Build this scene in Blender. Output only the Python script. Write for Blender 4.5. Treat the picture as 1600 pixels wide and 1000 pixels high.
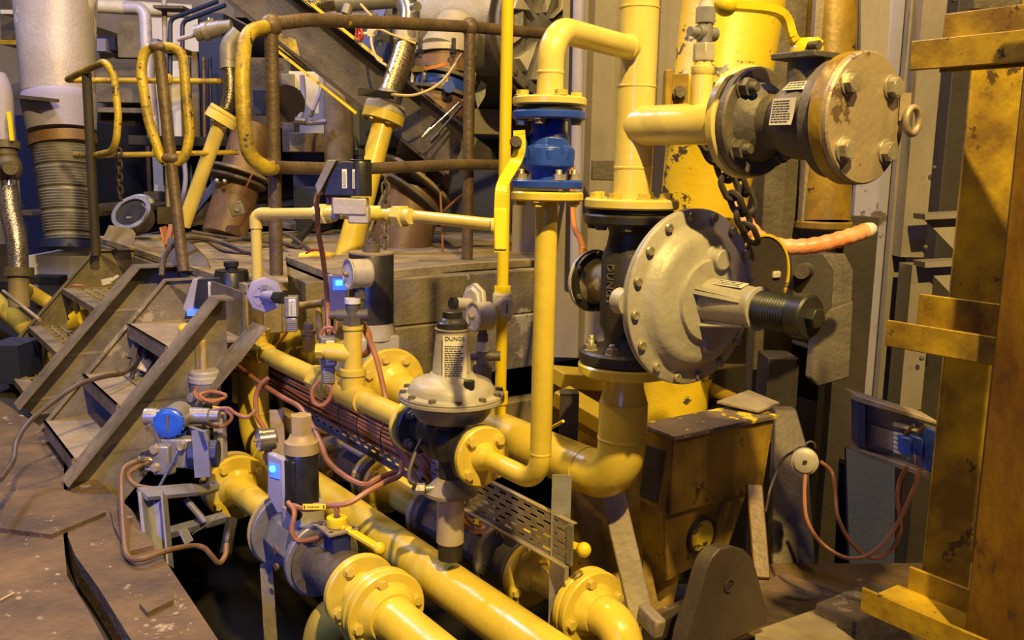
import bpy, bmesh, math, random
from mathutils import Vector as V, Matrix
random.seed(7)
for _o in list(bpy.data.objects): bpy.data.objects.remove(_o)
SC = bpy.context.scene
COL = SC.collection
# ------------------------------------------------------------------ camera
FC = 1450.0                      # focal length in pixels of the 1600 px wide frame
F_PX = 1180.0; K = FC / F_PX     # sizes below are given per pixel at 'depth units' of K metres
PITCH = math.radians(9.4); ROLL = 0.02
CAM = V((0, 0, 1.5))
_f = V((0, math.cos(PITCH), -math.sin(PITCH)))
_u0 = V((0, math.sin(PITCH), math.cos(PITCH))); _r0 = V((1, 0, 0))
CR = (_r0 * math.cos(ROLL) + _u0 * math.sin(ROLL)).normalized()
CU = (_u0 * math.cos(ROLL) - _r0 * math.sin(ROLL)).normalized()
CF = _f
cd = bpy.data.cameras.new('camera'); cam = bpy.data.objects.new('camera', cd); COL.objects.link(cam)
cd.sensor_width = 36.0; cd.lens = FC * 36.0 / 1600.0; cd.clip_start = 0.02; cd.clip_end = 100
m3 = Matrix((CR, CU, -CF)).transposed()
cam.matrix_world = Matrix.Translation(CAM) @ m3.to_4x4()
SC.camera = cam
SC.view_settings.view_transform = 'Standard'; SC.view_settings.look = 'None'
SC.view_settings.gamma = 1.0; SC.view_settings.exposure = 0.0
try: SC.view_settings.use_curve_mapping = False
except Exception: pass
# ------------------------------------------------------------------ world
w = bpy.data.worlds.new('hall_air'); SC.world = w; w.use_nodes = True
w.node_tree.nodes['Background'].inputs[0].default_value = (0.55, 0.48, 0.62, 1)
w.node_tree.nodes['Background'].inputs[1].default_value = 0.013
# ------------------------------------------------------------------ lamps (sodium floodlight behind the photographer, cool hall floods)
def lamp(name, loc, color, power, radius, spot=None, target=None):
    L = bpy.data.lights.new(name, 'SPOT' if spot else 'POINT'); L.color = color; L.energy = power; L.shadow_soft_size = radius
    o = bpy.data.objects.new(name, L); COL.objects.link(o); o.location = loc
    if spot:
        L.spot_size = math.radians(spot); L.spot_blend = 0.35
        o.rotation_euler = (V(target) - V(loc)).to_track_quat('-Z', 'Y').to_euler()
    return o
lamp('sodium_flood', (0.75, -0.75, 4.7), (1.0, 0.71, 0.22), 1750, 0.06)
lamp('side_sodium_flood', (2.9, -0.3, 4.6), (1.0, 0.66, 0.20), 320, 0.10)
lamp('cool_flood', (-1.0, -1.1, 1.8), (0.14, 0.24, 1.0), 45, 0.20)
lamp('blue_spot', (-1.7, -0.4, 2.1), (0.10, 0.18, 1.0), 330, 0.12, spot=34, target=(-0.98, 2.75, 0.62))
lamp('stair_sodium_flood', (-2.0, 1.1, 4.6), (1.0, 0.66, 0.22), 170, 0.08)
lamp('violet_flood', (2.0, 1.5, 4.7), (0.45, 0.42, 1.0), 95, 0.20)
lamp('hall_flood', (-3.1, 4.6, 4.8), (0.60, 0.62, 1.0), 520, 0.3)
lamp('hall_sodium_flood', (-0.8, 3.75, 4.4), (1.0, 0.64, 0.20), 290, 0.10)
# ------------------------------------------------------------------ frame of the place
def ray(px, py): return CF + CR * ((px - 800) / FC) - CU * ((py - 500) / FC)
def at(px, py, d): return CAM + ray(px, py) * (d * K)
def proj(P):
    v = P - CAM; d = v.dot(CF)
    return 800 + FC * v.dot(CR) / d, 500 - FC * v.dot(CU) / d, d / K
def depth(P): return (P - CAM).dot(CF) / K
def rw(px, P): return px * depth(P) / F_PX
def onz(px, py, z):
    r = ray(px, py); return CAM + r * ((z - CAM.z) / r.z)
def onplane(px, py, P0, N):
    r = ray(px, py); return CAM + r * ((P0 - CAM).dot(N) / r.dot(N))
def vert(P, py):
    lo, hi = -6.0, 8.0
    for _ in range(50):
        m = (lo + hi) / 2
        if proj(V((P.x, P.y, m)))[1] > py: lo = m
        else: hi = m
    return V((P.x, P.y, (lo + hi) / 2))
_yh = 258.0
for _ in range(20):
    _r = ray(-250, _yh)
    if abs(_r.z) < 1e-9: break
    _yh += _r.z * FC / CU.z
D1 = ray(-250, _yh); D1.z = 0; D1.normalize()          # pipe train direction, away
D2 = V((D1.y, -D1.x, 0)); Z = V((0, 0, 1)); X = V((1, 0, 0)); Y = V((0, 1, 0))
def along(P0, dr, px):
    # point on the line P0 + t*dr seen in column px
    n = CR * FC - CF * (px - 800); v = P0 - CAM
    t = -v.dot(n) / dr.dot(n); return P0 + dr * t
# ------------------------------------------------------------------ materials
def mat(name, c, c2=None, mix=0.5, scale=6.0, rough=0.5, metal=0.0, bump=0.15, chips=None, chip_at=0.62, chip_scale=9.0, emit=None, stretch=None, rough2=None, alpha=None, detail=6):
    m = bpy.data.materials.new(name); m.use_nodes = True; nt = m.node_tree; N = nt.nodes; L = nt.links
    b = N['Principled BSDF']
    b.inputs['Roughness'].default_value = rough; b.inputs['Metallic'].default_value = metal
    b.inputs['Base Color'].default_value = (*c, 1)
    g = N.new('ShaderNodeNewGeometry'); mp = N.new('ShaderNodeMapping'); L.new(g.outputs['Position'], mp.inputs['Vector'])
    if stretch: mp.inputs['Scale'].default_value = stretch
    col = None
    if c2:
        n = N.new('ShaderNodeTexNoise'); n.inputs['Scale'].default_value = scale; n.inputs['Detail'].default_value = detail; n.inputs['Roughness'].default_value = 0.62
        L.new(mp.outputs[0], n.inputs['Vector'])
        r = N.new('ShaderNodeValToRGB'); r.color_ramp.elements[0].position = 0.5 - 0.28 * (mix + .1) ; r.color_ramp.elements[1].position = min(0.98, 0.86 - 0.3 * mix)
        r.color_ramp.elements[0].color = (*c, 1); r.color_ramp.elements[1].color = (*c2, 1)
        L.new(n.outputs['Fac'], r.inputs[0]); col = r.outputs[0]
        if rough2 is not None:
            mr = N.new('ShaderNodeMapRange'); mr.inputs[1].default_value = .35; mr.inputs[2].default_value = .7; mr.inputs[3].default_value = rough; mr.inputs[4].default_value = rough2
            L.new(n.outputs['Fac'], mr.inputs[0]); L.new(mr.outputs[0], b.inputs['Roughness'])
    if chips:
        n2 = N.new('ShaderNodeTexNoise'); n2.inputs['Scale'].default_value = chip_scale; n2.inputs['Detail'].default_value = 9; n2.inputs['Roughness'].default_value = 0.7
        L.new(mp.outputs[0], n2.inputs['Vector'])
        r2 = N.new('ShaderNodeValToRGB'); r2.color_ramp.elements[0].position = chip_at; r2.color_ramp.elements[1].position = chip_at + 0.025
        L.new(n2.outputs['Fac'], r2.inputs[0])
        mx = N.new('ShaderNodeMixRGB'); L.new(r2.outputs[0], mx.inputs[0]); mx.inputs[2].default_value = (*chips, 1)
        if col: L.new(col, mx.inputs[1])
        else: mx.inputs[1].default_value = (*c, 1)
        col = mx.outputs[0]
    if col: L.new(col, b.inputs['Base Color'])
    if bump:
        n3 = N.new('ShaderNodeTexNoise'); n3.inputs['Scale'].default_value = 55; n3.inputs['Detail'].default_value = 5; L.new(mp.outputs[0], n3.inputs['Vector'])
        bp = N.new('ShaderNodeBump'); bp.inputs['Strength'].default_value = bump; bp.inputs['Distance'].default_value = 0.006
        L.new(n3.outputs['Fac'], bp.inputs['Height']); L.new(bp.outputs[0], b.inputs['Normal'])
    if emit:
        b.inputs['Emission Color'].default_value = (*emit[0], 1); b.inputs['Emission Strength'].default_value = emit[1]
    if alpha is not None:
        b.inputs['Alpha'].default_value = alpha
    return m
def braid(name, c, c2):
    m = mat(name, c, None, rough=0.32, metal=0.85, bump=0)
    nt = m.node_tree; N = nt.nodes; L = nt.links; b = N['Principled BSDF']
    g = N.new('ShaderNodeTexCoord'); v = N.new('ShaderNodeTexVoronoi'); v.inputs['Scale'].default_value = 130
    L.new(g.outputs['Object'], v.inputs['Vector'])
    r = N.new('ShaderNodeValToRGB'); r.color_ramp.elements[0].color = (*c, 1); r.color_ramp.elements[1].color = (*c2, 1); r.color_ramp.elements[1].position = .7
    L.new(v.outputs['Distance'], r.inputs[0]); L.new(r.outputs[0], b.inputs['Base Color'])
    bp = N.new('ShaderNodeBump'); bp.inputs['Strength'].default_value = .5; bp.inputs['Distance'].default_value = .002; bp.invert = True
    L.new(v.outputs['Distance'], bp.inputs['Height']); L.new(bp.outputs[0], b.inputs['Normal'])
    return m
M = dict(
 gas=mat('gas_yellow_paint', (.66,.50,.065), (.50,.36,.035), .38, 5, .2, 0, .14, rough2=.4),
 gas_pale=mat('pale_yellow_paint', (.68,.55,.16), (.56,.44,.10), .35, 5, .17, 0, .12, rough2=.3),
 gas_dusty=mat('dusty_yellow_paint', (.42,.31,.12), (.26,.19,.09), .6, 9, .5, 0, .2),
 bright=mat('bright_yellow_paint', (.72,.53,.015), (.62,.43,.015), .3, 7, .3, 0, .08, chips=(.12,.08,.04), chip_at=.70, chip_scale=14),
 rail_y=mat('scuffed_yellow_rail_paint', (.55,.40,.02), (.13,.085,.03), .55, 8, .4, 0, .6, chips=(.045,.03,.02), chip_at=.585, chip_scale=22),
 rail_b=mat('worn_brown_rail_paint', (.075,.05,.028), (.15,.10,.05), .5, 12, .5, .1, .6, chips=(.40,.27,.02), chip_at=.655, chip_scale=9),
 damaged=mat('peeling_yellow_paint', (.68,.49,.02), (.58,.40,.02), .4, 4, .4, 0, .15, chips=(.06,.045,.04), chip_at=.565, chip_scale=9, stretch=(1,1,1.6)),
 rusty_y=mat('grimy_yellow_steel', (.46,.29,.018), (.13,.075,.02), .75, 4.5, .42, .1, .22, chips=(.045,.03,.02), chip_at=.60, chip_scale=11),
 col_y=mat('rusty_yellow_column_paint', (.28,.15,.010), (.10,.045,.008), .8, 7, .38, .1, .45, chips=(.07,.035,.015), chip_at=.60, chip_scale=14, stretch=(1,1,.45)),
 frame_y=mat('ochre_frame_paint', (.50,.33,.015), (.14,.08,.015), .75, 7, .38, 0, .3, chips=(.06,.035,.015), chip_at=.60, chip_scale=12),
 blue=mat('blue_valve_paint', (.015,.06,.42), (.02,.05,.28), .4, 10, .38, 0, .2, chips=(.25,.24,.26), chip_at=.73),
 blue_st=mat('dark_blue_steel', (.010,.020,.095), (.022,.024,.045), .5, 3, .5, 0, .2),
 blue_tx=mat('blue_housing_paint', (.02,.10,.60), (.02,.07,.38), .3, 12, .3, 0, .1),
 black=mat('black_coated_iron', (.014,.013,.012), (.045,.038,.028), .5, 7, .45, .2, .3),
 blackp=mat('black_plastic', (.012,.012,.013), (.03,.028,.022), .4, 14, .35, 0, .1, chips=(.2,.18,.14), chip_at=.76, chip_scale=40),
 alu=mat('cast_aluminium', (.44,.40,.32), (.31,.275,.21), .55, 7, .48, .12, .3, chips=(.75,.7,.45), chip_at=.74, chip_scale=30),
 alud=mat('dull_aluminium', (.27,.26,.25), (.18,.16,.13), .5, 9, .5, .4, .25),
 chrome=mat('bright_steel', (.62,.60,.58), (.45,.42,.38), .4, 14, .22, .9, .05),
 zinc=mat('galvanised_steel', (.38,.37,.37), (.24,.22,.20), .5, 12, .38, .45, .2),
 bolt=mat('zinc_bolt', (.50,.44,.30), (.25,.20,.12), .5, 25, .35, .45, .2),
 bolt_y=mat('painted_bolt', (.62,.47,.08), (.48,.36,.06), .4, 10, .35, 0, .1),
 iron=mat('dusty_cast_iron', (.065,.056,.045), (.15,.12,.08), .5, 7, .55, .15, .5),
 face=mat('scraped_steel_face', (.30,.235,.15), (.42,.32,.18), .6, 6, .42, .3, .3, chips=(.15,.10,.06), chip_at=.60, chip_scale=8),
 brown=mat('brown_primer_steel', (.12,.065,.035), (.20,.115,.055), .6, 4, .5, .1, .3, chips=(.06,.035,.02), chip_at=.62, chip_scale=5),
 steel=mat('dirty_grey_steel', (.135,.11,.082), (.065,.05,.036), .6, 6, .6, .2, .5),
 steel_l=mat('light_dusty_steel', (.32,.265,.18), (.17,.13,.085), .6, 6, .6, .1, .5),
 stair=mat('dusty_stair_steel', (.25,.205,.13), (.10,.08,.055), .65, 6, .6, .1, .5, chips=(.36,.30,.17), chip_at=.62, chip_scale=5),
 dark=mat('sooty_dark_steel', (.022,.018,.016), (.05,.036,.026), .6, 4, .7, .1, .3),
 concrete=mat('dirty_concrete', (.24,.195,.125), (.10,.08,.055), .75, 5, .9, 0, 1.0, chips=(.34,.29,.20), chip_at=.60, chip_scale=6),
 slab=mat('oily_dusty_floor_plate', (.185,.115,.045), (.06,.038,.02), .75, 4, .7, 0, 1.0, chips=(.29,.23,.14), chip_at=.63, chip_scale=9),
 dust=mat('dust_layer', (.36,.29,.16), (.17,.13,.075), .65, 7, .95, 0, 1.0, chips=(.10,.075,.05), chip_at=.64, chip_scale=5),
 pit=mat('pit_and_shade_black', (.012,.010,.009), (.02,.016,.012), .5, 3, .8, 0, .3),  # pit black, also used as painted shade below the stair
 wall=mat('cream_grey_wall_paint', (.26,.225,.175), (.17,.14,.105), .55, 3, .6, 0, .3, chips=(.05,.035,.025), chip_at=.66, chip_scale=6, stretch=(1,1,.5)),
 wall_p=mat('lilac_grey_wall_paint', (.34,.32,.50), (.26,.24,.36), .5, 2.5, .6, 0, .2, chips=(.10,.08,.08), chip_at=.64, chip_scale=6),
 lag=mat('lilac_white_insulation', (.50,.47,.54), (.30,.26,.26), .6, 2.4, .45, .1, .4, chips=(.68,.66,.70), chip_at=.60, chip_scale=2.6),
 white=mat('white_paint', (.66,.62,.56), (.50,.46,.40), .4, 5, .5, 0, .1),
 brightw=mat('clean_white_panel', (.85,.82,.78), (.75,.72,.68), .3, 3, .5, 0, .05),
 worn=mat('worn_box_top', (.17,.13,.09), (.10,.075,.05), .5, 8, .5, .1, .5, chips=(.66,.48,.03), chip_at=.545, chip_scale=8),
 lug=mat('dark_brown_lug_steel', (.085,.062,.045), (.05,.036,.027), .6, 6, .5, .2, .3),
 bracket=mat('lilac_grey_bracket_paint', (.20,.20,.26), (.14,.13,.15), .5, 8, .5, .1, .2),
 pinkgrey=mat('grey_machine_paint', (.38,.34,.34), (.26,.22,.20), .5, 3, .5, 0, .15),
 cable=mat('brown_cable_sheath', (.30,.12,.05), (.22,.085,.04), .4, 20, .45, 0, .1),
 cable_d=mat('dark_cable_sheath', (.05,.035,.025), (.09,.06,.04), .4, 20, .5, 0, .1),
 beige=mat('beige_tube', (.50,.38,.18), (.40,.30,.14), .4, 10, .4, 0, .1),
 orange=mat('orange_silicone_hose', (.70,.20,.05), (.75,.42,.22), .6, 9, .3, 0, .5),
 red=mat('red_handwheel', (.50,.05,.02), (.35,.04,.02), .4, 10, .4, 0, .1),
 orange_h=mat('orange_lever_paint', (.60,.20,.03), (.35,.12,.03), .4, 12, .45, 0, .15),
 lens=mat('milky_clear_cover', (.34,.34,.42), (.28,.26,.32), .4, 10, .12, 0, .02),
 led=mat('blue_indicator_light', (.05,.2,.9), emit=((.02,.25,1.0), 14.0), bump=0),
 ledg=mat('blue_lit_cover', (.1,.2,.8), emit=((.03,.12,1.0), 1.6), bump=0, rough=.2),
 label=mat('dusty_paper_label', (.62,.57,.46), (.45,.40,.30), .5, 12, .6, 0, .02),
 labelw=mat('white_sticker', (.72,.72,.70), (.62,.60,.56), .4, 12, .5, 0, .02),
 ink=mat('black_ink', (.03,.028,.025), bump=0, rough=.6),
 gface=mat('gauge_dial_white', (.66,.60,.52), (.55,.47,.38), .4, 9, .35, 0, .02),
 yplast=mat('yellow_plastic', (.85,.62,.02), rough=.3, bump=.02),
 glass=mat('dirty_clear_cylinder', (.42,.36,.27), (.34,.27,.18), .5, 12, .18, 0, .05),
 boltlit=mat('lit_bolt_head', (.55,.55,.62), rough=.3, metal=.5, bump=0),  # bolt steel with the glint of light put into its pale colour
)
# ------------------------------------------------------------------ mesh builder
def basis(ax):
    a = ax.normalized()
    h = Z if abs(a.z) < 0.93 else X
    u = h.cross(a).normalized(); v = a.cross(u)
    return u, v, a
def fillet(pts, rad, n=7):
    pts = [V(p) for p in pts]; out = [pts[0]]
    for i in range(1, len(pts) - 1):
        a, b, c = pts[i-1], pts[i], pts[i+1]
        u = (a - b); v = (c - b); lu, lv = u.length, v.length; u.normalize(); v.normalize()
        ang = u.angle(v, math.pi)
        if ang > math.pi - .03: out.append(b); continue
        r = rad[i-1] if isinstance(rad, (list, tuple)) else rad
        t = min(r / math.tan(ang / 2), lu * .49, lv * .49)
        r = t * math.tan(ang / 2)
        cc = b + (u + v).normalized() * (r / math.sin(ang / 2))
        p0 = b + u * t - cc; p1 = b + v * t - cc
        tot = p0.angle(p1, 0); s = math.sin(tot)
        for k in range(n + 1):
            f = k / n
            q = (p0 * math.sin((1-f) * tot) + p1 * math.sin(f * tot)) / s if s > 1e-5 else p0
            out.append(cc + q)
    out.append(pts[-1]); return out
def smooth_path(pts, n=6):
    # Catmull-Rom through the points
    pts = [V(p) for p in pts]; P = [pts[0]*2 - pts[1]] + pts + [pts[-1]*2 - pts[-2]]; out = []
    for i in range(1, len(P) - 2):
        a, b, c, d = P[i-1], P[i], P[i+1], P[i+2]
        for k in range(n):
            t = k / n
            out.append(.5*((2*b) + (c-a)*t + (2*a-5*b+4*c-d)*t*t + (3*b-a-3*c+d)*t*t*t))
    out.append(pts[-1]); return out
class MB:
    def __init__(s): s.v = []; s.f = []
    def add(s, vs, fs):
        o = len(s.v); s.v += [V(p) for p in vs]; s.f += [tuple(i + o for i in f) for f in fs]; return s
    def lathe(s, base, axis, prof, seg=28, caps=True, u0=None):
        u, v, a = basis(axis)
        base = V(base); vs = []; fs = []
        for t, r in prof:
            for k in range(seg):
                an = 2 * math.pi * k / seg
                vs.append(base + a * t + (u * math.cos(an) + v * math.sin(an)) * max(r, 1e-5))
        n = len(prof)
        for i in range(n - 1):
            for k in range(seg):
                k2 = (k + 1) % seg
                fs.append((i*seg+k, i*seg+k2, (i+1)*seg+k2, (i+1)*seg+k))
        if caps:
            fs.append(tuple(range(seg))[::-1]); fs.append(tuple((n-1)*seg + k for k in range(seg)))
        return s.add(vs, fs)
    def cyl(s, p0, p1, r0, r1=None, seg=20):
        p0 = V(p0); p1 = V(p1); return s.lathe(p0, p1 - p0, [(0, r0), ((p1-p0).length, r0 if r1 is None else r1)], seg)
    def disc(s, c, axis, r, th, seg=32, bev=.0):
        b = bev or min(th * .18, r * .06)
        return s.lathe(V(c), axis, [(0, r - b), (b, r), (th - b, r), (th, r - b)], seg)
    def ring(s, c, axis, r0, r1, th, seg=32):
        # hollow disc
        u, v, a = basis(axis); vs = []; fs = []
        c = V(c)
        for (t, r) in ((0, r0), (0, r1), (th, r1), (th, r0)):
            for k in range(seg):
                an = 2*math.pi*k/seg; vs.append(c + a*t + (u*math.cos(an) + v*math.sin(an))*r)
        for i in range(4):
            j = (i+1) % 4
            for k in range(seg):
                k2 = (k+1) % seg; fs.append((i*seg+k, i*seg+k2, j*seg+k2, j*seg+k))
        return s.add(vs, fs)
    def box(s, c, size, ax=None):
        c = V(c); ex, ey, ez = ax or (X, Y, Z)
        hx, hy, hz = ex*size[0]/2, ey*size[1]/2, ez*size[2]/2
        vs = [c - hx - hy - hz, c + hx - hy - hz, c + hx + hy - hz, c - hx + hy - hz, c - hx - hy + hz, c + hx - hy + hz, c + hx + hy + hz, c - hx + hy + hz]
        return s.add(vs, [(0,3,2,1),(4,5,6,7),(0,1,5,4),(1,2,6,5),(2,3,7,6),(3,0,4,7)])
    def beam(s, p0, p1, w, h, side=None):
        # rectangular bar from p0 to p1; w across 'side', h across the other
        p0 = V(p0); p1 = V(p1); a = (p1 - p0).normalized()
        sd = side if side is not None else (Z.cross(a) if abs(a.z) < .95 else X)
        sd = (sd - a * sd.dot(a)).normalized(); up = a.cross(sd)
        return s.box((p0 + p1) / 2, ((p1-p0).length, w, h), (a, sd, up))
    def prism(s, poly, ext):
        poly = [V(p) for p in poly]; n = len(poly); ext = V(ext)
        vs = poly + [p + ext for p in poly]
        fs = [tuple(range(n))[::-1], tuple(range(n, 2*n))] + [(i, (i+1) % n, n + (i+1) % n, n + i) for i in range(n)]
        return s.add(vs, fs)
    def tube(s, pts, r, seg=14, closed=False, rs=None):
        pts = [V(p) for p in pts]
        q = [pts[0]]
        for p in pts[1:]:
            if (p - q[-1]).length > 1e-5: q.append(p)
        pts = q; n = len(pts)
        tg = []
        for i in range(n):
            a = pts[(i-1) % n] if (closed or i > 0) else pts[i]; b = pts[(i+1) % n] if (closed or i < n-1) else pts[i]
            tg.append((b - a).normalized())
        u, v, _ = basis(tg[0]); vs = []; fs = []
        for i in range(n):
            if i:
                q = tg[i-1].rotation_difference(tg[i]); u = q @ u
            u = (u - tg[i] * u.dot(tg[i])).normalized(); v = tg[i].cross(u)
            rr = rs[i] if rs else r
            for k in range(seg):
                an = 2*math.pi*k/seg; vs.append(pts[i] + (u*math.cos(an) + v*math.sin(an))*rr)
        m = n if closed else n - 1
        for i in range(m):
            j = (i+1) % n
            for k in range(seg):
                k2 = (k+1) % seg; fs.append((i*seg+k, i*seg+k2, j*seg+k2, j*seg+k))
        if not closed: fs.append(tuple(range(seg))[::-1]); fs.append(tuple((n-1)*seg+k for k in range(seg)))
        return s.add(vs, fs)
    def ball(s, c, r, seg=18, rings=10, sc=(1,1,1)):
        c = V(c); prof = []
        vs = []; fs = []
        for i in range(rings + 1):
            th = math.pi * i / rings
            for k in range(seg):
                an = 2*math.pi*k/seg
                vs.append(c + V((sc[0]*r*math.sin(th)*math.cos(an), sc[1]*r*math.sin(th)*math.sin(an), sc[2]*r*math.cos(th))))
        for i in range(rings):
            for k in range(seg):
                k2 = (k+1) % seg; fs.append((i*seg+k, (i+1)*seg+k, (i+1)*seg+k2, i*seg+k2))
        return s.add(vs, fs)
    def hexa(s, c, axis, r, th, rot=0):
        u, v, a = basis(axis); c = V(c); pts = [c + (u*math.cos(rot + k*math.pi/3) + v*math.sin(rot + k*math.pi/3))*r for k in range(6)]
        return s.prism(pts, a*th)
    def mesh(s, name, off=None, smooth=True, angle=38):
        me = bpy.data.meshes.new(name); off = off or V((0,0,0))
        me.from_pydata([p - off for p in s.v], [], s.f)
        bm = bmesh.new(); bm.from_mesh(me)
        bmesh.ops.remove_doubles(bm, verts=bm.verts, dist=1e-6)
        bmesh.ops.recalc_face_normals(bm, faces=bm.faces)
        bm.to_mesh(me); bm.free()
        if smooth:
            me.polygons.foreach_set('use_smooth', [True]*len(me.polygons))
            me.set_sharp_from_angle(angle=math.radians(angle))
        return me
def _props(o, label=None, cat=None, group=None, kind=None):
    if label: o['label'] = label
    if cat: o['category'] = cat
    if group: o['group'] = group
    if kind: o['kind'] = kind
class T:
    """one thing: an empty at its base with parts"""
    def __init__(s, name, label, cat, loc, group=None):
        s.e = bpy.data.objects.new(name, None); s.e.empty_display_size = .05; COL.objects.link(s.e); s.loc = V(loc); s.e.location = s.loc
        _props(s.e, label, cat, group)
    def part(s, name, mb, m, parent=None, label=None, bevel=0, kind=None):
        me = mb.mesh(name, s.loc); me.materials.append(M[m] if isinstance(m, str) else m)
        o = bpy.data.objects.new(name, me); COL.objects.link(o); o.parent = parent or s.e
        if bevel:
            b = o.modifiers.new('edge', 'BEVEL'); b.width = bevel; b.segments = 2; b.limit_method = 'ANGLE'; b.angle_limit = .7
        _props(o, label, kind=kind)
        return o
    def inst(s, name, me, P, axis, sc, parent=None, spin=0.0):
        o = bpy.data.objects.new(name, me); COL.objects.link(o); o.parent = parent or s.e
        u, v, a = basis(axis)
        R = Matrix((u, v, a)).transposed().to_4x4() @ Matrix.Rotation(spin, 4, 'Z')
        o.matrix_local = Matrix.Translation(V(P) - s.loc) @ R @ Matrix.Diagonal((sc, sc, sc, 1))
        return o
def single(name, mb, m, label, cat, group=None, kind=None, bevel=0, base=None):
    c = base if base is not None else V(min(mb.v, key=lambda p: p.z))
    me = mb.mesh(name, c); me.materials.append(M[m] if isinstance(m, str) else m)
    o = bpy.data.objects.new(name, me); COL.objects.link(o); o.location = c
    if bevel:
        b = o.modifiers.new('edge', 'BEVEL'); b.width = bevel; b.segments = 2; b.limit_method = 'ANGLE'; b.angle_limit = .7
    _props(o, label, cat, group, kind); return o
def text(t, name, body, P, u, v, size, m, parent=None, extrude=.0006):
    c = bpy.data.curves.new(name, 'FONT'); c.body = body; c.size = size; c.extrude = extrude; c.align_x = 'CENTER'; c.align_y = 'CENTER'
    tmp = bpy.data.objects.new('lettering', c); COL.objects.link(tmp); bpy.context.view_layer.update()
    me = bpy.data.meshes.new_from_object(tmp.evaluated_get(bpy.context.evaluated_depsgraph_get())); bpy.data.objects.remove(tmp); bpy.data.curves.remove(c)
    me.materials.clear(); me.materials.append(M[m]); o = bpy.data.objects.new(name, me); COL.objects.link(o); o.parent = parent or t.e
    u = u.normalized(); v = v.normalized(); n = u.cross(v)
    o.matrix_local = Matrix.Translation(V(P) - t.loc) @ Matrix((u, v, n)).transposed().to_4x4()
    return o
def printed(mb, P, u, v, w, h, rows, seed=0, th=.0006, fill=.8):
    rnd = random.Random(seed); n = u.cross(v).normalized(); rh = h / rows
    for i in range(rows):
        x = 0
        while x < w * fill:
            l = rnd.uniform(.06, .2) * w; l = min(l, w - x)
            mb.box(P + u*(x + l/2 - w/2) + v*(h/2 - rh*(i+.5)), (l, rh*.42, th), (u, v, n)); x += l + .035*w
        if rnd.random() < .2: pass
# shared small meshes (unit: across-corner radius 1, axis +Z, z=0 on the flange face)
def _unit(name, m, f):
    b = MB(); f(b); me = b.mesh(name); me.materials.append(M[m]); return me
def _hex(b): b.disc((0,0,0), Z, 1.25, .18, 18); b.hexa((0,0,.16), Z, 1.0, .72); b.disc((0,0,.86), Z, .82, .06, 18)
def _stud(b): b.disc((0,0,0), Z, 1.2, .15, 18); b.hexa((0,0,.14), Z, 1.0, .9); b.lathe((0,0,1.0), Z, [(0,.55),(.1,.52),(.15,.56),(.25,.52),(.3,.56),(.4,.52),(.45,.56),(.55,.52),(.6,.56),(.72,.52),(.8,.45)], 14)
def _sock(b): b.disc((0,0,0), Z, 1.0, .9, 16); b.ring((0,0,.88), Z, .5, .92, .12, 16)
U = dict(hex_y=_unit('bolt', 'bolt_y', _hex), hex=_unit('bolt', 'bolt', _hex), hexi=_unit('bolt', 'iron', _hex), stud=_unit('stud_nut', 'bolt', _stud), studi=_unit('stud_nut', 'iron', _stud),
         sock=_unit('socket_screw', 'bolt', _sock), sockd=_unit('socket_screw', 'iron', _sock))
def bolts(t, parent, c, axis, rpc, n, r, kind='hex_y', phase=None, name='bolt'):
    u, v, a = basis(axis); ph = math.pi/n if phase is None else phase
    for k in range(n):
        an = ph + 2*math.pi*k/n
        t.inst(name, U[kind], V(c) + (u*math.cos(an) + v*math.sin(an))*rpc, a, r, parent, spin=random.random()*3)
def flange(t, c, axis, r, th, m='gas', n=8, br=.012, kind='hex_y', phase=None, hub=None, name='flange', rpc=.78, face=1):
    """disc from c along axis; bolts on the far face (face=1) or near face (face=-1) or none (0)"""
    a = axis.normalized(); c = V(c); b = MB().disc(c, a, r, th, 40)
    if hub: b.lathe(c + a*(th*.9), a, [(0, hub*1.35), (.012, hub*1.22), (.03, hub*1.02)], 28)
    o = t.part(name, b, m)
    if n:
        if face == 1: bolts(t, o, c + a*th, a, r*rpc, n, br, kind, phase)
        elif face == -1: bolts(t, o, c, -a, r*rpc, n, br, kind, phase)
    return o
def weld(t, c, axis, r, m='gas'):
    a = axis.normalized(); return t.part('weld_seam', MB().lathe(V(c) - a*.004, a, [(0, r*.98), (.002, r*1.035), (.006, r*1.035), (.008, r*.98)], 28), m)
def cable(pts, r, m, label, group=None, name='cable', n=6, cat='cable'):
    return single(name, MB().tube(smooth_path(pts, n), r, 8), m, label, cat, group)
def chain(name, label, pts, link, r, m='iron'):
    """hanging chain: every link a part"""
    P = smooth_path(pts, 12); L = [0]
    for i in range(1, len(P)): L.append(L[-1] + (P[i]-P[i-1]).length)
    t = T(name, label, 'chain', P[-1]); k = 0; s = 0
    while s < L[-1]:
        i = max(j for j in range(len(L)) if L[j] <= s); i = min(i, len(P)-2)
        f = (s - L[i]) / max(1e-6, L[i+1]-L[i]); c = P[i].lerp(P[i+1], f); d = (P[i+1]-P[i]).normalized()
        u, v, a = basis(d); w_ = u if k % 2 else v
        pts2 = []
        for q in range(16):
            an = 2*math.pi*q/16
            pts2.append(c + a*(math.cos(an)*link*.36 + (link*.2 if math.cos(an) > 0 else -link*.2)) + w_*math.sin(an)*link*.34)
        t.part('chain_link', MB().tube(pts2, r, 7, closed=True), m); s += link*.82; k += 1
    return t
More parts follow.
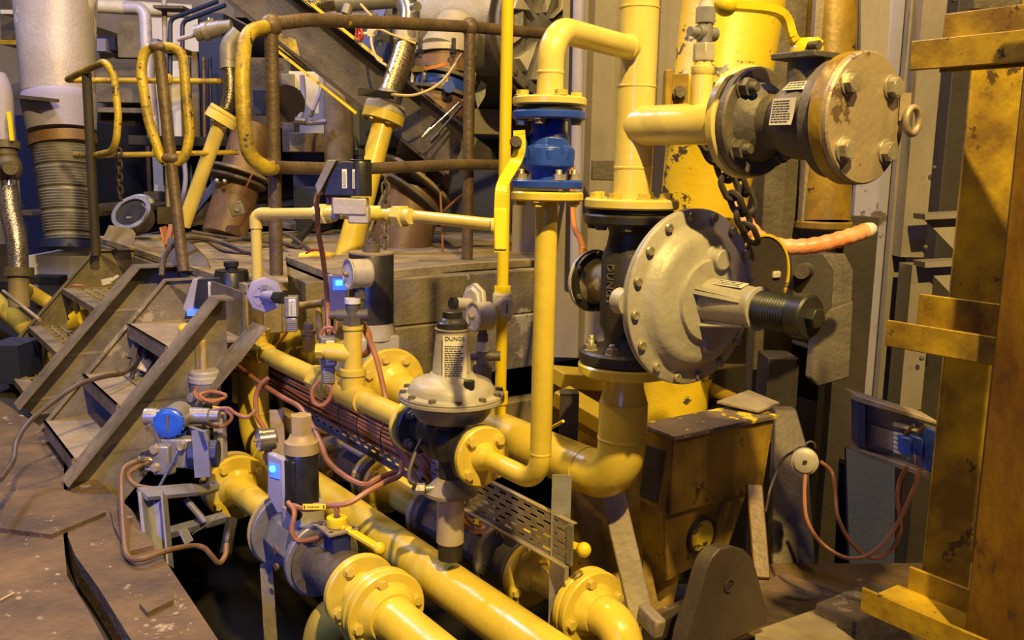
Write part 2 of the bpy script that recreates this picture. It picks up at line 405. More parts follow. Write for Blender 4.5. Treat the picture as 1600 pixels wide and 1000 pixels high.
# ================================================================== GAS TRAIN
PA = at(982, 440, 1.8); PB = at(850, 500, 1.55)
ZA = onplane(865, 712, PA, D2).z
ZB = onplane(800, 735, PB, D2).z
def hz(P, z): return V((P.x, P.y, z))
A0 = hz(PA, ZA); B0 = hz(PB, ZB)
C0 = at(700, 913, 1.9); D0 = at(609, 962, 1.75); E0 = at(930, 955, 1.78)
def onA(px, dz=0): return along(A0, D1, px) + Z*dz
def onB(px, dz=0): return along(B0, D1, px) + Z*dz
def onC(px, dz=0): return along(C0, D1, px) + Z*dz
def onD(px, dz=0): return along(D0, D1, px) + Z*dz
def onE(px, dz=0): return along(E0, D1, px) + Z*dz
mD = -D1; mD2 = -D2

# ---- main riser spool (cream yellow)
zf = vert(PA, 318).z
t = T('gas_riser_pipe', 'thick pale yellow riser with side branch and bent upper outlet, above the black valve body', 'pipe', hz(PA, zf-.01))
top = vert(PA, -60); zb = vert(PA, 78).z; zt = vert(PA, 197).z
TV = hz(PA, zt)
body = t.part('pipe_run', MB().cyl(hz(PA, zf), top, .0445, seg=36), 'gas_pale')
for y, rr in ((12,.0445),(135,.0445),(262,.0445)): weld(t, vert(PA, y), Z, .0445, 'gas_pale')
fl1 = along(TV, mD, 1160)          # flange on the side branch
LT = (fl1 - TV).dot(mD)
FA = TV + mD*LT
t.part('side_branch', MB().lathe(TV, mD, [(0,.043),(.03,.047),(.06,.0445),(LT,.0445)], 36), 'gas_pale')
o = flange(t, FA - mD*.002, mD, .113, .024, 'gas_pale', n=0, hub=.05)
brP = hz(PA, zb); brQ = hz(PB, zb); top_fl = vert(PB, 152)
t.part('bent_outlet', MB().tube(fillet([brP, brQ, hz(PB, top_fl.z)], .075, 12), .0215*1.22, 28), 'gas_pale')
weld(t, hz(PB, zb-.085), -Z, .0265, 'gas_pale'); weld(t, brP + (brQ-brP).normalized()*.055, brQ-brP, .028, 'gas_pale')
flange(t, hz(PB, top_fl.z), -Z, .0735, .017, 'gas_pale', n=4, br=.0125, face=-1, phase=.35, name='flange')
flange(t, hz(PA, vert(PA,310).z), -Z, .111, .024, 'gas_pale', n=8, br=.0145, face=-1, phase=.2)
# instrument stub
SB = TV + mD*((onplane(1096, 150, TV, D2)-TV).dot(mD))
yb = vert(SB, 95).z
t.part('instrument_stub', MB().cyl(SB, hz(SB, vert(SB,118).z), .0235, seg=24), 'gas_pale')
# ---- sampling valve on the stub
s = T('needle_valve', 'grey needle valve with white tape, screwed into the stub on the thick pale riser branch', 'valve', hz(SB, vert(SB,118).z))
z = lambda y: vert(SB, y).z
s.part('adapter', MB().lathe(hz(SB, z(118)), Z, [(0,.022),(.004,.025),(.018,.025),(.02,.019),(z(95)-z(118),.019)], 20), 'gas_pale')
s.part('hex_nut', MB().hexa(hz(SB, z(96)), Z, .024, z(68)-z(96)), 'alu', bevel=.002)
s.part('valve_body', MB().cyl(hz(SB, z(68)), hz(SB, z(38)), .0165).hexa(hz(SB,z(36)), Z, .022, z(12)-z(36)), 'zinc')
s.part('bonnet', MB().cyl(hz(SB, z(52)) + D2*.03 , hz(SB, z(52)) - D2*.022, .015).cyl(hz(SB, z(52)) - D2*.02, hz(SB, z(52)) - D2*.045, .010), 'alud')
s.part('thread_tape', MB().cyl(hz(SB, z(12)), hz(SB, z(2)), .0155), 'white')
s.part('impulse_tube', MB().cyl(hz(SB, z(4)), hz(SB, z(-60)), .011), 'zinc')

# ---- horizontal iron ball valve with blind flange
def wline(P, axis, px): return (along(P, axis, px) - P).dot(axis)
b = T('flanged_ball_valve', 'dark iron ball valve with sticker plates, lying level on the riser side branch', 'valve', FA + mD*.024 - Z*.1)
G0 = FA + mD*.0235
L2 = (along(G0, mD, 1322) - G0).dot(mD)
body = MB().disc(G0, mD, .108, .022, 40).lathe(G0, mD, [(.02,.082),(.035,.074),(L2*.24,.055),(L2*.34,.052),(L2*.43,.066),(L2*.54,.074),(L2*.69,.076),(L2*.8,.070),(L2*.86,.080)], 36).disc(G0 + mD*(L2-.03), mD, .108, .03, 40)
bo = b.part('valve_body', body, 'iron')
bolts(b, bo, G0 + mD*.022, mD, .084, 4, .0195, 'studi', phase=.72)
nk = G0 + mD*(L2*.56)
b.part('stem_neck', MB().cyl(nk + Z*.04, nk + Z*.118, .034).box(nk + Z*.118, (.10,.085,.012), (mD, D2, Z)), 'iron', bevel=.002)
hb = b.part('lever_hub', MB().lathe(nk + Z*.123, Z, [(0,.03),(.012,.03),(.02,.024),(.028,.02)], 20), 'bright')
# lever: rises and runs back up and away towards the upper left
h0 = nk + Z*.138 ; e1 = at(1130, 8, depth(nk)-.12); k1 = at(1265, 72, depth(nk)-.01); k2 = at(1240, 60, depth(nk)-.03); k3 = at(1222, 25, depth(nk)-.05)
pts = smooth_path([h0 + mD*.02 + D2*.0, at(1262,75,depth(nk)), at(1240,62,depth(nk)-.02), at(1228,30,depth(nk)-.03), at(1205,15,depth(nk)-.05), at(1140,8,depth(nk)-.1)], 5)
lm = MB()
for i in range(len(pts)-1): lm.beam(pts[i], pts[i+1] + (pts[i+1]-pts[i])*.12, .028, .014, side=Y)
lv = b.part('lever', lm, 'bright')
b.part('lever_knob', MB().ball(at(1134,7,depth(nk)-.1), .021), 'bright', parent=lv)
b.part('pinch_bolt', MB().cyl(h0 + mD*.02 - D2*.02 - Z*.004, h0 + mD*.042 - D2*.02 - Z*.004, .009), 'iron', parent=hb)
# sticker plates curved on the near side of the body
def plate_on(tt, c, nrm, u, w_, h_, rows, seed, mt='label', name='sticker_plate'):
    v = nrm.cross(u).normalized(); 
    p = tt.part(name, MB().box(c, (w_, h_, .0012), (u, v, nrm)), mt)
    m_ = MB(); printed(m_, c + nrm*.0009, u, v, w_*.88, h_*.86, rows, seed); tt.part('printed_text', m_, 'ink', parent=p); return p
nv = (CAM - nk); nv = (nv - mD*nv.dot(mD)).normalized()
uu = mD
n1 = (nv*.96 + Z*.22).normalized(); pc = G0 + mD*(L2*.62) + n1*.0775
plate_on(b, pc, n1, uu, .052, .050, 9, 3)
n2 = (nv*.62 + Z*.80).normalized()
plate_on(b, G0 + mD*(L2*.66) + n2*.078, n2, uu, .052, .026, 3, 5)
# ---- blind flange
c = T('blind_flange', 'round blind flange with four large hex bolts and lifting eye, closing the dark ball valve', 'flange', G0 + mD*L2 - Z*.1)
H0 = G0 + mD*(L2+.006)
bl = c.part('plate', MB().disc(H0 + mD*.02, mD, .118, .018, 48), 'face')
c.part('clamp_band', MB().ring(H0, mD, .098, .119, .024, 48), 'frame_y')
u_, v_, a_ = basis(mD)
for k, an in enumerate((math.radians(42), math.radians(138), math.radians(222), math.radians(318))):
    c.inst('bolt', U['hex'], H0 + mD*.038 + (u_*math.cos(an) + v_*math.sin(an))*.086, mD, .0185, bl, spin=k*.6)
ec = H0 + mD*.045 + u_*.0 + D2*.112 - Z*.0
pts = [ec + (D2*math.cos(2*math.pi*k/20)*.021 + Z*math.sin(2*math.pi*k/20)*.024) + mD*.012 for k in range(20)]
c.part('lifting_eye', MB().tube(pts, .0065, 10, closed=True).beam(ec + Z*.05 - D2*.012, ec - Z*.0 - D2*.01, .02, .008), 'face')

# ---- gasket + blue ball valve
v = T('blue_ball_valve', 'blue flanged ball valve with a long yellow lever, between two pale yellow flanges', 'valve', vert(PB, 291))
zz = lambda y: vert(PB, y).z
v.part('gasket', MB().disc(hz(PB, zz(176)), Z, .066, zz(169)-zz(176), 32), 'black')
bf = v.part('upper_flange', MB().disc(hz(PB, zz(187)), Z, .0735, zz(174)-zz(187), 40), 'blue')
bolts(v, bf, hz(PB, zz(187)), -Z, .057, 4, .0115, 'hex', phase=.35)
lf = v.part('lower_flange', MB().disc(hz(PB, zz(294)), Z, .0715, zz(281)-zz(294), 40), 'blue')
bolts(v, lf, hz(PB, zz(281)), Z, .057, 4, .0115, 'stud', phase=.35)
zm = zz(228)
bd = MB().lathe(hz(PB, zz(283)), Z, [(0,.034),(.015,.034),(.03,.052),(.036,.052),(.066,.050),(.07,.044),(.085,.042),(.10,.034),(zz(184)-zz(283),.032)], 32)
bd.disc(hz(PB, zz(252)), Z, .053, .026, 8, .004)
bd.box(hz(PB, zz(228)) + X*.012 - Y*.035, (.03,.02,.03))
v.part('valve_body', bd, 'blue', bevel=.0015)
px_ = hz(PB, zm) 
v.part('stem_flange', MB().cyl(px_, px_ - X*.05, .02).box(px_ - X*.048 - Y*.003, (.012,.05,.052)), 'blue', bevel=.003)
sd = depth(PB) - .085
lp = [at(811,204,sd), at(812,232,sd), at(804,256,sd), at(786,288,sd-.03), at(782,320,sd-.035), at(782,392,sd-.03)]
lm = MB(); q = smooth_path(lp, 5)
for i in range(len(q)-1): lm.beam(q[i], q[i+1] + (q[i+1]-q[i])*.15, .023, .006, side=X)
lv = v.part('lever', lm, 'bright')
v.part('lever_grip', MB().beam(at(782,325,sd-.034), at(782,391,sd-.03), .0245, .012, side=X), 'yplast', parent=lv, bevel=.003)
v.part('lever_bolt', MB().cyl(at(806,222,sd-.004), at(806,222,sd-.018), .0095, seg=8).cyl(at(806,222,sd), at(806,222,sd-.008), .012), 'iron', parent=lv)
text(v, 'cast_marking', '118', at(858,213,depth(PB)-.06), X, Z, .018, 'blue_st')

# ---- slim riser B: flange, pipe, elbow, flange
t = T('small_gas_pipe', 'slender yellow pipe dropping from the blue valve and turning to the small silver regulator', 'pipe', B0 - Z*.05)
flange(t, hz(PB, zz(299)), -Z, .0725, .0185, 'gas', n=4, br=.0115, face=1, phase=.35)
pB2 = onB(756)
t.part('pipe_run', MB().tube(fillet([hz(PB, zz(305)), B0, pB2], .062, 12), .0225, 28), 'gas')
weld(t, B0 + Z*.066, Z, .0225)
flange(t, pB2, D1, .071, .018, 'gas', n=4, br=.012, face=-1, phase=.7, hub=None)
t.part('hub', MB().lathe(pB2, mD, [(0,.035),(.02,.026),(.03,.0225)], 28), 'gas')

# ---- the big regulator with diaphragm housing
r = T('gas_regulator', 'black cast gas regulator with a large silver diaphragm housing and a projecting threaded spindle', 'regulator', hz(PA, vert(PA,580).z))
za = lambda y: vert(PA, y).z
r.part('gasket', MB().disc(hz(PA, za(333)), Z, .10, za(328)-za(333), 36), 'dark')
f1 = r.part('upper_flange', MB().disc(hz(PA, za(350)), Z, .111, za(334)-za(350), 44), 'black')
bolts(r, f1, hz(PA, za(350)), -Z, .089, 8, .0135, 'hexi', phase=.2)
f2 = r.part('lower_flange', MB().disc(hz(PA, za(566)), Z, .112, za(545)-za(566), 44), 'black')
bolts(r, f2, hz(PA, za(545)), Z, .09, 8, .0135, 'stud', phase=.3)
hb_ = za(350)-za(545)
r.part('valve_body', MB().lathe(hz(PA, za(545)), Z, [(0,.062),(.02,.052),(.04,.056),(.06,.066),(hb_-.08,.066),(hb_-.05,.055),(hb_-.02,.05),(hb_,.06)], 36), 'black')
RC = onplane(972, 446, PA, D2)
RC = hz(PA, RC.z)
# rear cover facing away-left
r.part('rear_neck', MB().lathe(RC, D1, [(0,.05),(.05,.05),(.10,.047),(.115,.06)], 32), 'steel_l')
rc = r.part('rear_cover', MB().lathe(RC + D1*.112, D1, [(0,.062),(.002,.073),(.014,.075),(.02,.07),(.026,.05)], 40), 'black')
r.part('cover_rim', MB().ring(RC + D1*.124, D1, .066, .078, .008, 40), 'alu', parent=rc)
bolts(r, rc, RC + D1*.112, mD, .068, 6, .007, 'sockd')
# front neck to housing
Hc = along(RC, mD, 1076)
r.part('front_neck', MB().cyl(RC, Hc - mD*.02, .055, .06, 32), 'black')
RD = .195
hs = r.part('rear_housing_half', MB().lathe(Hc - mD*.035, mD, [(0,.07),(.0,.12),(.006,.15),(.02,RD-.01),(.034,RD),(.0395,RD)], 64), 'alu')
r.part('mounting_ear', MB().cyl(Hc - D2*RD*.92 - mD*.03, Hc - D2*RD*.92 + mD*.0, .028, seg=20), 'alu', parent=hs)
r.part('seam', MB().disc(Hc + mD*.004, mD, RD-.0015, .0025, 64), 'dark')
fr = r.part('front_housing_half', MB().lathe(Hc + mD*.007, mD, [(0,RD),(.007,RD),(.010,RD-.004),(.0105,RD*.86),(.018,RD*.80),(.032,RD*.76),(.040,RD*.72),(.046,RD*.64),(.048,RD*.50),(.052,RD*.46),(.060,RD*.445),(.064,.045)], 72), 'alu')
u_, v_, a_ = basis(mD)
for k in range(16):
    an = math.radians(8) + 2*math.pi*k/16
    r.inst('socket_screw', U['sock'], Hc + mD*.0165 + (u_*math.cos(an) + v_*math.sin(an))*RD*.925, mD, .0098, fr)
# vent plug and boss
def hp(du, dv, da): return Hc + mD*da + D2*du + Z*dv
r.part('vent_boss', MB().lathe(hp(.018,.088,.045), mD, [(0,.032),(.012,.03),(.016,.024)], 28), 'alu', parent=fr)
r.part('vent_plug', MB().lathe(hp(.018,.088,.057), mD, [(0,.022),(.022,.0225),(.024,.020)], 28), 'alu', parent=fr)
r.part('lower_boss', MB().lathe(hp(.012,-.098,.035), mD, [(0,.024),(.02,.022),(.028,.016)], 24), 'alu', parent=fr)
# spindle tower
t1 = wline(Hc, mD, 1188); t2 = wline(Hc, mD, 1243); t3 = wline(Hc, mD, 1262); t4 = wline(Hc, mD, 1275)
ts = .062
sp = r.part('spindle_tower', MB().lathe(Hc, mD, [(ts,.062),(ts+.006,.050),(ts+.02,.047),(t1-.012,.043),(t1-.006,.0455),(t1,.0455),(t1+.001,.038)], 44), 'alu')
for an in (0.55, 2.3, -1.2, -2.6):
    dvec = (D2*math.sin(an) + Z*math.cos(an)); 
    if an == .55: dvec = (-D2*.75 + Z*.45).normalized()
    sd_ = mD.cross(dvec)
    r.part('rib', MB().prism([Hc+mD*(ts+.004)+dvec*.045-sd_*.004, Hc+mD*(ts+.004)+dvec*.064-sd_*.004, Hc+mD*(t1-.02)+dvec*.046-sd_*.004, Hc+mD*(t1-.02)+dvec*.038-sd_*.004], sd_*.008), 'alu', parent=sp)
thr = []
n = 26
for i in range(n+1):
    x_ = t1 + (t2 - t1)*i/n; thr.append((x_, .0385 if i % 2 else .0365))
r.part('threaded_sleeve', MB().lathe(Hc, mD, thr, 36), 'blackp')
cp = r.part('end_cap', MB().lathe(Hc, mD, [(t2,.041),(t2+.003,.044),(t3+.004,.044),(t3+.008,.040)], 36), 'blackp')
r.part('cap_hex', MB().hexa(Hc + mD*(t3+.006), mD, .021, .02), 'blackp', parent=cp, bevel=.0015)
nn = (Z*.95 - D2*.3).normalized(); 
st = r.part('scale_sticker', MB().box(Hc + mD*((ts+t1)/2+.0) + nn*.0465, (.075,.026,.001), (mD, nn.cross(mD), nn)), 'label', parent=sp)
m_ = MB(); printed(m_, Hc + mD*((ts+t1)/2) + nn*.0472, mD, nn.cross(mD), .07, .022, 3, 9); r.part('printed_text', m_, 'ink', parent=sp)
ln = V((-.74,-.67,0)).normalized()
text(r, 'cast_lettering', 'DUNGS', hz(PA, za(440)) + ln*.0665, -Z, ln.cross(-Z), .027, 'iron', extrude=.002)

# ---- A spool: flange, reducer, big elbow, straight, flange
t = T('large_gas_pipe', 'thick yellow pipe with a wide bend below the regulator with the large silver housing', 'pipe', A0 - Z*.06)
flange(t, hz(PA, za(566)), -Z, .114, .026, 'gas', n=0)
t.part('reducer', MB().lathe(hz(PA, za(584)), -Z, [(0,.046),(.03,.047),(.06,.056),(.075,.059)], 36), 'gas')
pA1 = onA(612)
t.part('pipe_run', MB().tube(fillet([hz(PA, za(584)-.07), A0, pA1], .118, 16), .0595, 40), 'gas')
weld(t, A0 + Z*.118, Z, .0595); weld(t, A0 + D1*.13, D1, .0595)
flange(t, pA1, D1, .135, .024, 'gas', n=8, br=.0155, face=-1, phase=.25)
t.part('hub', MB().lathe(pA1, mD, [(0,.085),(.03,.072),(.05,.0595)], 36), 'gas')
# ---- shut-off valve with tall black solenoid on A
g = T('solenoid_gas_valve', 'gas valve with a tall black solenoid cylinder and flat cap, behind the round dial gauge', 'valve', pA1 + D1*.12 - Z*.12)
gA = pA1 + D1*.024
g.part('valve_body', MB().disc(gA, D1, .125, .02, 40).lathe(gA, D1, [(.02,.09),(.05,.1),(.16,.1),(.19,.09)], 8).disc(gA + D1*.19, D1, .12, .02, 36), 'alud', bevel=.004)
SA = onA(581); SA = V((SA.x, SA.y, 0))
zs = lambda y: vert(SA, y).z
g.part('square_base', MB().box(hz(SA, zs(541)), (.15,.15,zs(521)-zs(560)), (D1, D2, Z)), 'alu', bevel=.006)
g.part('collar', MB().cyl(hz(SA, zs(528)), hz(SA, zs(503)), .083, seg=36), 'alu')
cy = g.part('solenoid', MB().lathe(hz(SA, zs(506)), Z, [(0,.0795),(zs(396)-zs(506)-.004,.0795),(zs(396)-zs(506),.077)], 44), 'blackp')
g.part('solenoid_cap', MB().disc(hz(SA, zs(397)), Z, .0805, .008, 40), 'steel_l', parent=cy)
g.part('cap_nut', MB().cyl(hz(SA, zs(394)), hz(SA, zs(382)), .031, seg=24).hexa(hz(SA, zs(382)), Z, .02, .01), 'iron', parent=cy)
# ---- A spool 2
a2 = gA + D1*.21; a3 = onA(455); a4 = onA(392)
t = T('flared_gas_pipe', 'yellow pipe flaring towards a gas valve, with patchy paint, beyond the thin horizontal pipe tee', 'pipe', (a2+a3)/2 - Z*.06)
L = (a3-a2).length
t.part('pipe_run', MB().lathe(a2, D1, [(0,.145),(.02,.145),(.022,.13),(.10,.108),(.18,.096),(L*.6,.088),(L,.086)], 40), 'gas')
for f_ in (.3,.45,.62): weld(t, a2 + D1*(L*f_), D1, .098 - .018*f_)
flange(t, a3, D1, .145, .022, 'gas', n=8, br=.017, face=-1)
t = T('domed_gas_pipe', 'short fat yellow pipe with a rounded elbow end beside the black actuator box', 'pipe', a4 - Z*.08)
flange(t, a3 + D1*.024, D1, .145, .022, 'gas', n=0)
t.part('pipe_run', MB().tube(fillet([a3 + D1*.03, a4 + Z*.0, a4 - Z*.35], .15, 12), .095, 32), 'gas')
weld(t, a3 + D1*.12, D1, .095)

# ================================================================== B train left
bR = onB(645); bL = onB(383)
t = T('bypass_gas_pipe', 'long yellow pipe with screwed tees running level to the small silver regulator', 'pipe', (bR+bL)/2 - Z*.04)
t.part('pipe_run', MB().cyl(bL, bR, .031, seg=28), 'gas')
fl = flange(t, bR, mD, .071, .014, 'gas', n=0)
tee1 = onB(552); tee2 = onB(405)
for tp, nm in ((tee1,'tee'),(tee2,'tee')):
    t.part('tee', MB().cyl(tp - D1*.075, tp + D1*.075, .038, seg=28).lathe(tp, Z, [(0,.034),(.06,.034),(.062,.038),(.078,.038)], 26), 'gas')
hx = onB(505); t.part('hex_union', MB().hexa(hx - D1*.03, D1, .052, .06).cyl(hx - D1*.06, hx + D1*.06, .04), 'gas', bevel=.002)
# riser with gauge
q1 = V((tee1.x, tee1.y, 0)); zq = lambda y: vert(q1, y).z
t.part('riser', MB().cyl(hz(q1, tee1.z), hz(q1, zq(545)), .022, seg=24).lathe(hz(q1, zq(600)), Z, [(0,.032),(.012,.034),(.028,.034),(.036,.026)], 6), 'gas')
s = T('yellow_pipe_tee', 'yellow screwed tee branch standing on the long bypass pipe below the dial gauge', 'pipe fitting', hz(q1, zq(590)))
s.part('tee_body', MB().lathe(hz(q1, zq(588)), Z, [(0,.024),(.004,.03),(.02,.03),(.024,.026),(zq(515)-zq(588),.026),(zq(515)-zq(588)+.002,.03),(zq(508)-zq(588),.03)], 24).cyl(hz(q1, zq(553)), hz(q1, zq(549)) - X*.075, .026), 'gas')
s.part('plug', MB().cyl(hz(q1, zq(549)) - X*.07, hz(q1, zq(549)) - X*.085, .02).hexa(hz(q1, zq(549)) - X*.085, -X, .022, .02), 'gas')
def dial_gauge(label, c, face, R_, depth_, foot_z, seed, drum='alu', tape=True):
    face = face.normalized(); up = (Z - face*Z.dot(face)).normalized(); sd = up.cross(face)
    g = T('pressure_gauge', label, 'gauge', V((c.x, c.y, foot_z)))
    cs = g.part('case', MB().lathe(c - face*depth_, face, [(0,R_*.9),(.004,R_*.97),(.008,R_*.97),(depth_-.006,R_*.97),(depth_-.005,R_*1.03),(depth_-.0,R_*1.03)], 40), drum)
    g.part('bezel', MB().ring(c - face*.002, face, R_*.9, R_*1.03, .006, 40), drum, parent=cs)
    dl = g.part('dial', MB().disc(c + face*.0002, face, R_*.92, .0012, 36), 'gface')
    m = MB()
    for k in range(27):
        an = math.radians(-135 + 10*k + 90 - 90); d_ = up*math.cos(an) + sd*math.sin(an); n_ = face.cross(d_)
        m.box(c + face*.0017 + d_*R_*(.76 if k % 5 == 0 else .8), (.0008 if k % 5 else .0014, R_*(.18 if k % 5 == 0 else .1), .0005), (n_, d_, face))
    g.part('scale_marks', m, 'ink', parent=dl)
    an = math.radians(-110); d_ = up*math.cos(an) + sd*math.sin(an)
    g.part('pointer', MB().beam(c + face*.003 - d_*R_*.2, c + face*.003 + d_*R_*.65, .002, .001), 'ink', parent=dl)
    g.part('centre_knob', MB().cyl(c + face*.001, c + face*.016, R_*.14), 'steel_l', parent=dl)
    fc = c - face*depth_*.55 - up*R_*.9
    g.part('stem', MB().cyl(fc, V((fc.x, fc.y, foot_z)), .012).hexa(V((fc.x, fc.y, fc.z - .035)), Z, .017, .02), 'iron')
    return g, fc
gc = onplane(548, 427, hz(q1, 0) - V((.0,.0,0)), Y)
gd = depth(gc); gf = V((-.86,-.52,0))
g1, fc = dial_gauge('round pressure gauge on a white-taped stem, facing sideways in front of the black solenoid cylinder', at(545,428,gd), gf, rw(23.5, gc), .062, vert(gc,482).z, 1)
s = T('gauge_cock', 'small brown gauge cock with a side stub, under the gauge by the black solenoid cylinder', 'valve', hz(q1, zq(510)))
s.part('valve_body', MB().cyl(hz(q1, zq(510)), hz(q1, zq(470)), .02).hexa(hz(q1, zq(508)), Z, .028, .03), 'iron')
s.part('cross_stem', MB().cyl(hz(q1, zq(493)) - X*.045, hz(q1, zq(491)) + X*.045, .017).cyl(hz(q1, zq(493)) - X*.065, hz(q1, zq(493)) - X*.04, .012), 'iron')
s.part('thread_tape', MB().cyl(hz(q1, zq(474)), hz(q1, zq(466)), .0225), 'white')

# ---- small regulator DUNGS
P7 = onB(705); R7 = V((P7.x, P7.y, 0)); z7 = lambda y: vert(R7, y).z
r = T('small_gas_regulator', 'small gas regulator with an upright tapered silver tower and round silver diaphragm housing', 'regulator', hz(R7, z7(760)))
f3 = r.part('inlet_flange', MB().disc(onB(654), mD, .069, .016, 36), 'black'); bolts(r, f3, onB(654) + mD*.016, mD, .053, 4, .012, 'studi', phase=.7)
f4 = r.part('outlet_flange', MB().disc(pB2 + D1*.019, D1, .07, .016, 36), 'black')
r.part('valve_body', MB().lathe(onB(654), mD, [(0,.04),(.04,.036),(.08,.05),(.11,.058),(.14,.052),(.17,.04),((pB2-onB(654)).length-.03,.045)], 32).ball(hz(R7, P7.z), .056).cyl(hz(R7, P7.z), hz(R7, z7(650)), .04), 'black')
h1 = z7(617)
r.part('lower_bowl', MB().lathe(hz(R7, z7(655)), Z, [(0,.06),(.004,.082),(.02,.094),(h1-z7(655)-.012,.1)], 48), 'alud')
lr = r.part('housing_rim', MB().lathe(hz(R7, h1-.012), Z, [(0,.118),(.003,.1275),(.010,.1275),(.012,.124)], 56), 'alu')
up = r.part('upper_housing', MB().lathe(hz(R7, h1), Z, [(0,.126),(.003,.127),(.008,.125),(.010,.106),(.022,.102),(.034,.094),(.040,.08),(.044,.062),(.050,.056),(.056,.05)], 56), 'alu')
for k in range(12):
    an = 2*math.pi*k/12 + .2
    r.inst('bolt', U['hexi'], hz(R7, h1+.0075) + V((math.cos(an), math.sin(an), 0))*.116, Z, .0085, lr)
r.part('breather_plug', MB().cyl(hz(R7, h1+.03) + V((.045,-.07,0)), hz(R7, h1+.052) + V((.045,-.07,0)), .013, seg=18), 'blackp', parent=up)
zt0 = h1 + .05; zt1 = z7(516)
tw = r.part('spring_tower', MB().lathe(hz(R7, zt0), Z, [(0,.050),(.006,.047),((zt1-zt0)*.5,.043),(zt1-zt0,.0385)], 40), 'alu')
r.part('tower_ring', MB().lathe(hz(R7, zt1), Z, [(0,.040),(.002,.0415),(.005,.0415),(.006,.036)], 36), 'steel_l', parent=tw)
r.part('tower_cap', MB().lathe(hz(R7, zt1+.005), Z, [(0,.037),(.014,.036),(.018,.031),(.024,.028),(.026,.024),(.04,.024),(.042,.02)], 32), 'blackp')
fd = (CAM - hz(R7,1.5)); fd.z = 0; fd.normalize(); sdv = Z.cross(fd)
tilt = (Z*1.0 - fd*.07).normalized()
pn = sdv.cross(tilt) if sdv.cross(tilt).dot(fd) > 0 else -sdv.cross(tilt)
pc = hz(R7, (zt0+zt1)/2 - .002) + fd*.0455 + sdv*.006
lb = r.part('data_plate', MB().box(pc, (.056, (zt1-zt0)*.93, .002), (sdv, tilt, pn)), 'label', parent=tw)
m_ = MB(); printed(m_, pc + pn*.0015 - tilt*.012, sdv, tilt, .046, (zt1-zt0)*.74, 15, 4); r.part('printed_text', m_, 'ink', parent=tw)
text(r, 'brand_lettering', 'DUNGS', pc + pn*.0018 + tilt*((zt1-zt0)*.40), sdv, tilt, .0135, 'ink')
r.part('lower_disc', MB().lathe(hz(R7, z7(772)), Z, [(0,.05),(.004,.066),(.012,.066),(.016,.058),(.026,.05),(z7(745)-z7(772),.03)], 40), 'steel_l')
r.part('lower_neck', MB().cyl(hz(R7, z7(748)), hz(R7, P7.z), .03), 'black')
cl = r.part('spring_cylinder', MB().lathe(hz(R7, z7(848)), Z, [(0,.030),(.004,.034),(z7(775)-z7(848),.034)], 36), 'glass')
r.part('cylinder_foot', MB().cyl(hz(R7, z7(848)), hz(R7, z7(872)), .03), 'black')
r.part('impulse_fitting', MB().hexa(hz(R7, z7(758)) - X*.06 - Y*.03, -X, .014, .03).cyl(hz(R7, z7(758)) - X*.03 - Y*.02, hz(R7, z7(758)) - X*.06 - Y*.03, .008), 'zinc')
cable([hz(R7, z7(758)) - X*.088 - Y*.03, at(648,756,1.76), at(641,752,1.78), at(640,735,1.8), at(650,705,1.82), at(662,680,1.84), at(662,662,1.86)], .0052, 'cable_d', 'dark impulse tube curving up from the fitting below the small silver regulator', name='impulse_tube', cat='tube')

# ================================================================== slim riser and the thin top pipe
PSl = onA(781); PSl = V((PSl.x, PSl.y, 0)) - D2*.0
zS = lambda y: vert(PSl, y).z
t = T('thin_riser_pipe', 'long thin bright yellow pipe rising out of the top of the picture past the handrail', 'pipe', hz(PSl, ZA))
t.part('pipe_run', MB().cyl(hz(PSl, zS(497)), hz(PSl, zS(-60)), .0165, seg=24), 'bright')
t.part('lower_run', MB().cyl(hz(PSl, ZA+.04), hz(PSl, zS(500)), .0165, seg=24), 'bright')
t.part('hex_nipple', MB().hexa(hz(PSl, zS(458)), Z, .026, zS(447)-zS(458)), 'bright'); t.part('socket', MB().cyl(hz(PSl, zS(630)), hz(PSl, zS(612)), .022), 'bright')
s = T('screwed_ball_valve', 'pale screwed valve body with a slotted round cap on the thin bright riser', 'valve', hz(PSl, zS(500)))
fdS = (CAM - hz(PSl,1.5)); fdS.z = 0; fdS.normalize(); fdS = (fdS + X*.35).normalized()
s.part('valve_body', MB().box(hz(PSl, (zS(500)+zS(456))/2), (.055,.055,zS(456)-zS(500))).cyl(hz(PSl, zS(478)), hz(PSl, zS(478)) + fdS*.035, .033), 'alu', bevel=.008)
cpp = s.part('slotted_cap', MB().disc(hz(PSl, zS(478)) + fdS*.035, fdS, .025, .006), 'alu')
s.part('slot', MB().box(hz(PSl, zS(478)) + fdS*.0415, (.0025, .0015, .03), (Z.cross(fdS), fdS, Z)), 'dark', parent=cpp)
s2 = T('pressure_switch', 'pale octagonal pressure switch with a black-tipped stub, clamped beside the thin bright riser', 'switch', hz(PSl, zS(500)) - X*.08)
hc = hz(PSl, zS(478)) - X*.07 + Y*.02; hn = V((-.8,-.55,.1)).normalized()
s2.part('housing', MB().lathe(hc, hn, [(0,.05),(.008,.062),(.02,.062),(.022,.05),(.03,.045)], 8), 'alu', bevel=.003)
s2.part('stub', MB().cyl(hc + hn*.03 - X*.0, hc + hn*.075, .017), 'alu'); s2.part('stub_tip', MB().cyl(hc + hn*.075, hc + hn*.09, .0175), 'blackp')
gc2 = at(741,495, depth(hz(PSl, zS(495)))-.07)
g2, fc2 = dial_gauge('round pressure gauge on a brown tap, beside the valve on the thin bright riser', gc2, V((-.84,-.54,0)), rw(23, gc2), .052, vert(gc2, 545).z, 2, drum='alu')
s = T('gauge_tap', 'brown screwed tap with a cross stem, under the gauge beside the thin bright riser', 'valve', V((fc2.x, fc2.y, vert(fc2, 600).z)))
zg = lambda y: vert(fc2, y).z
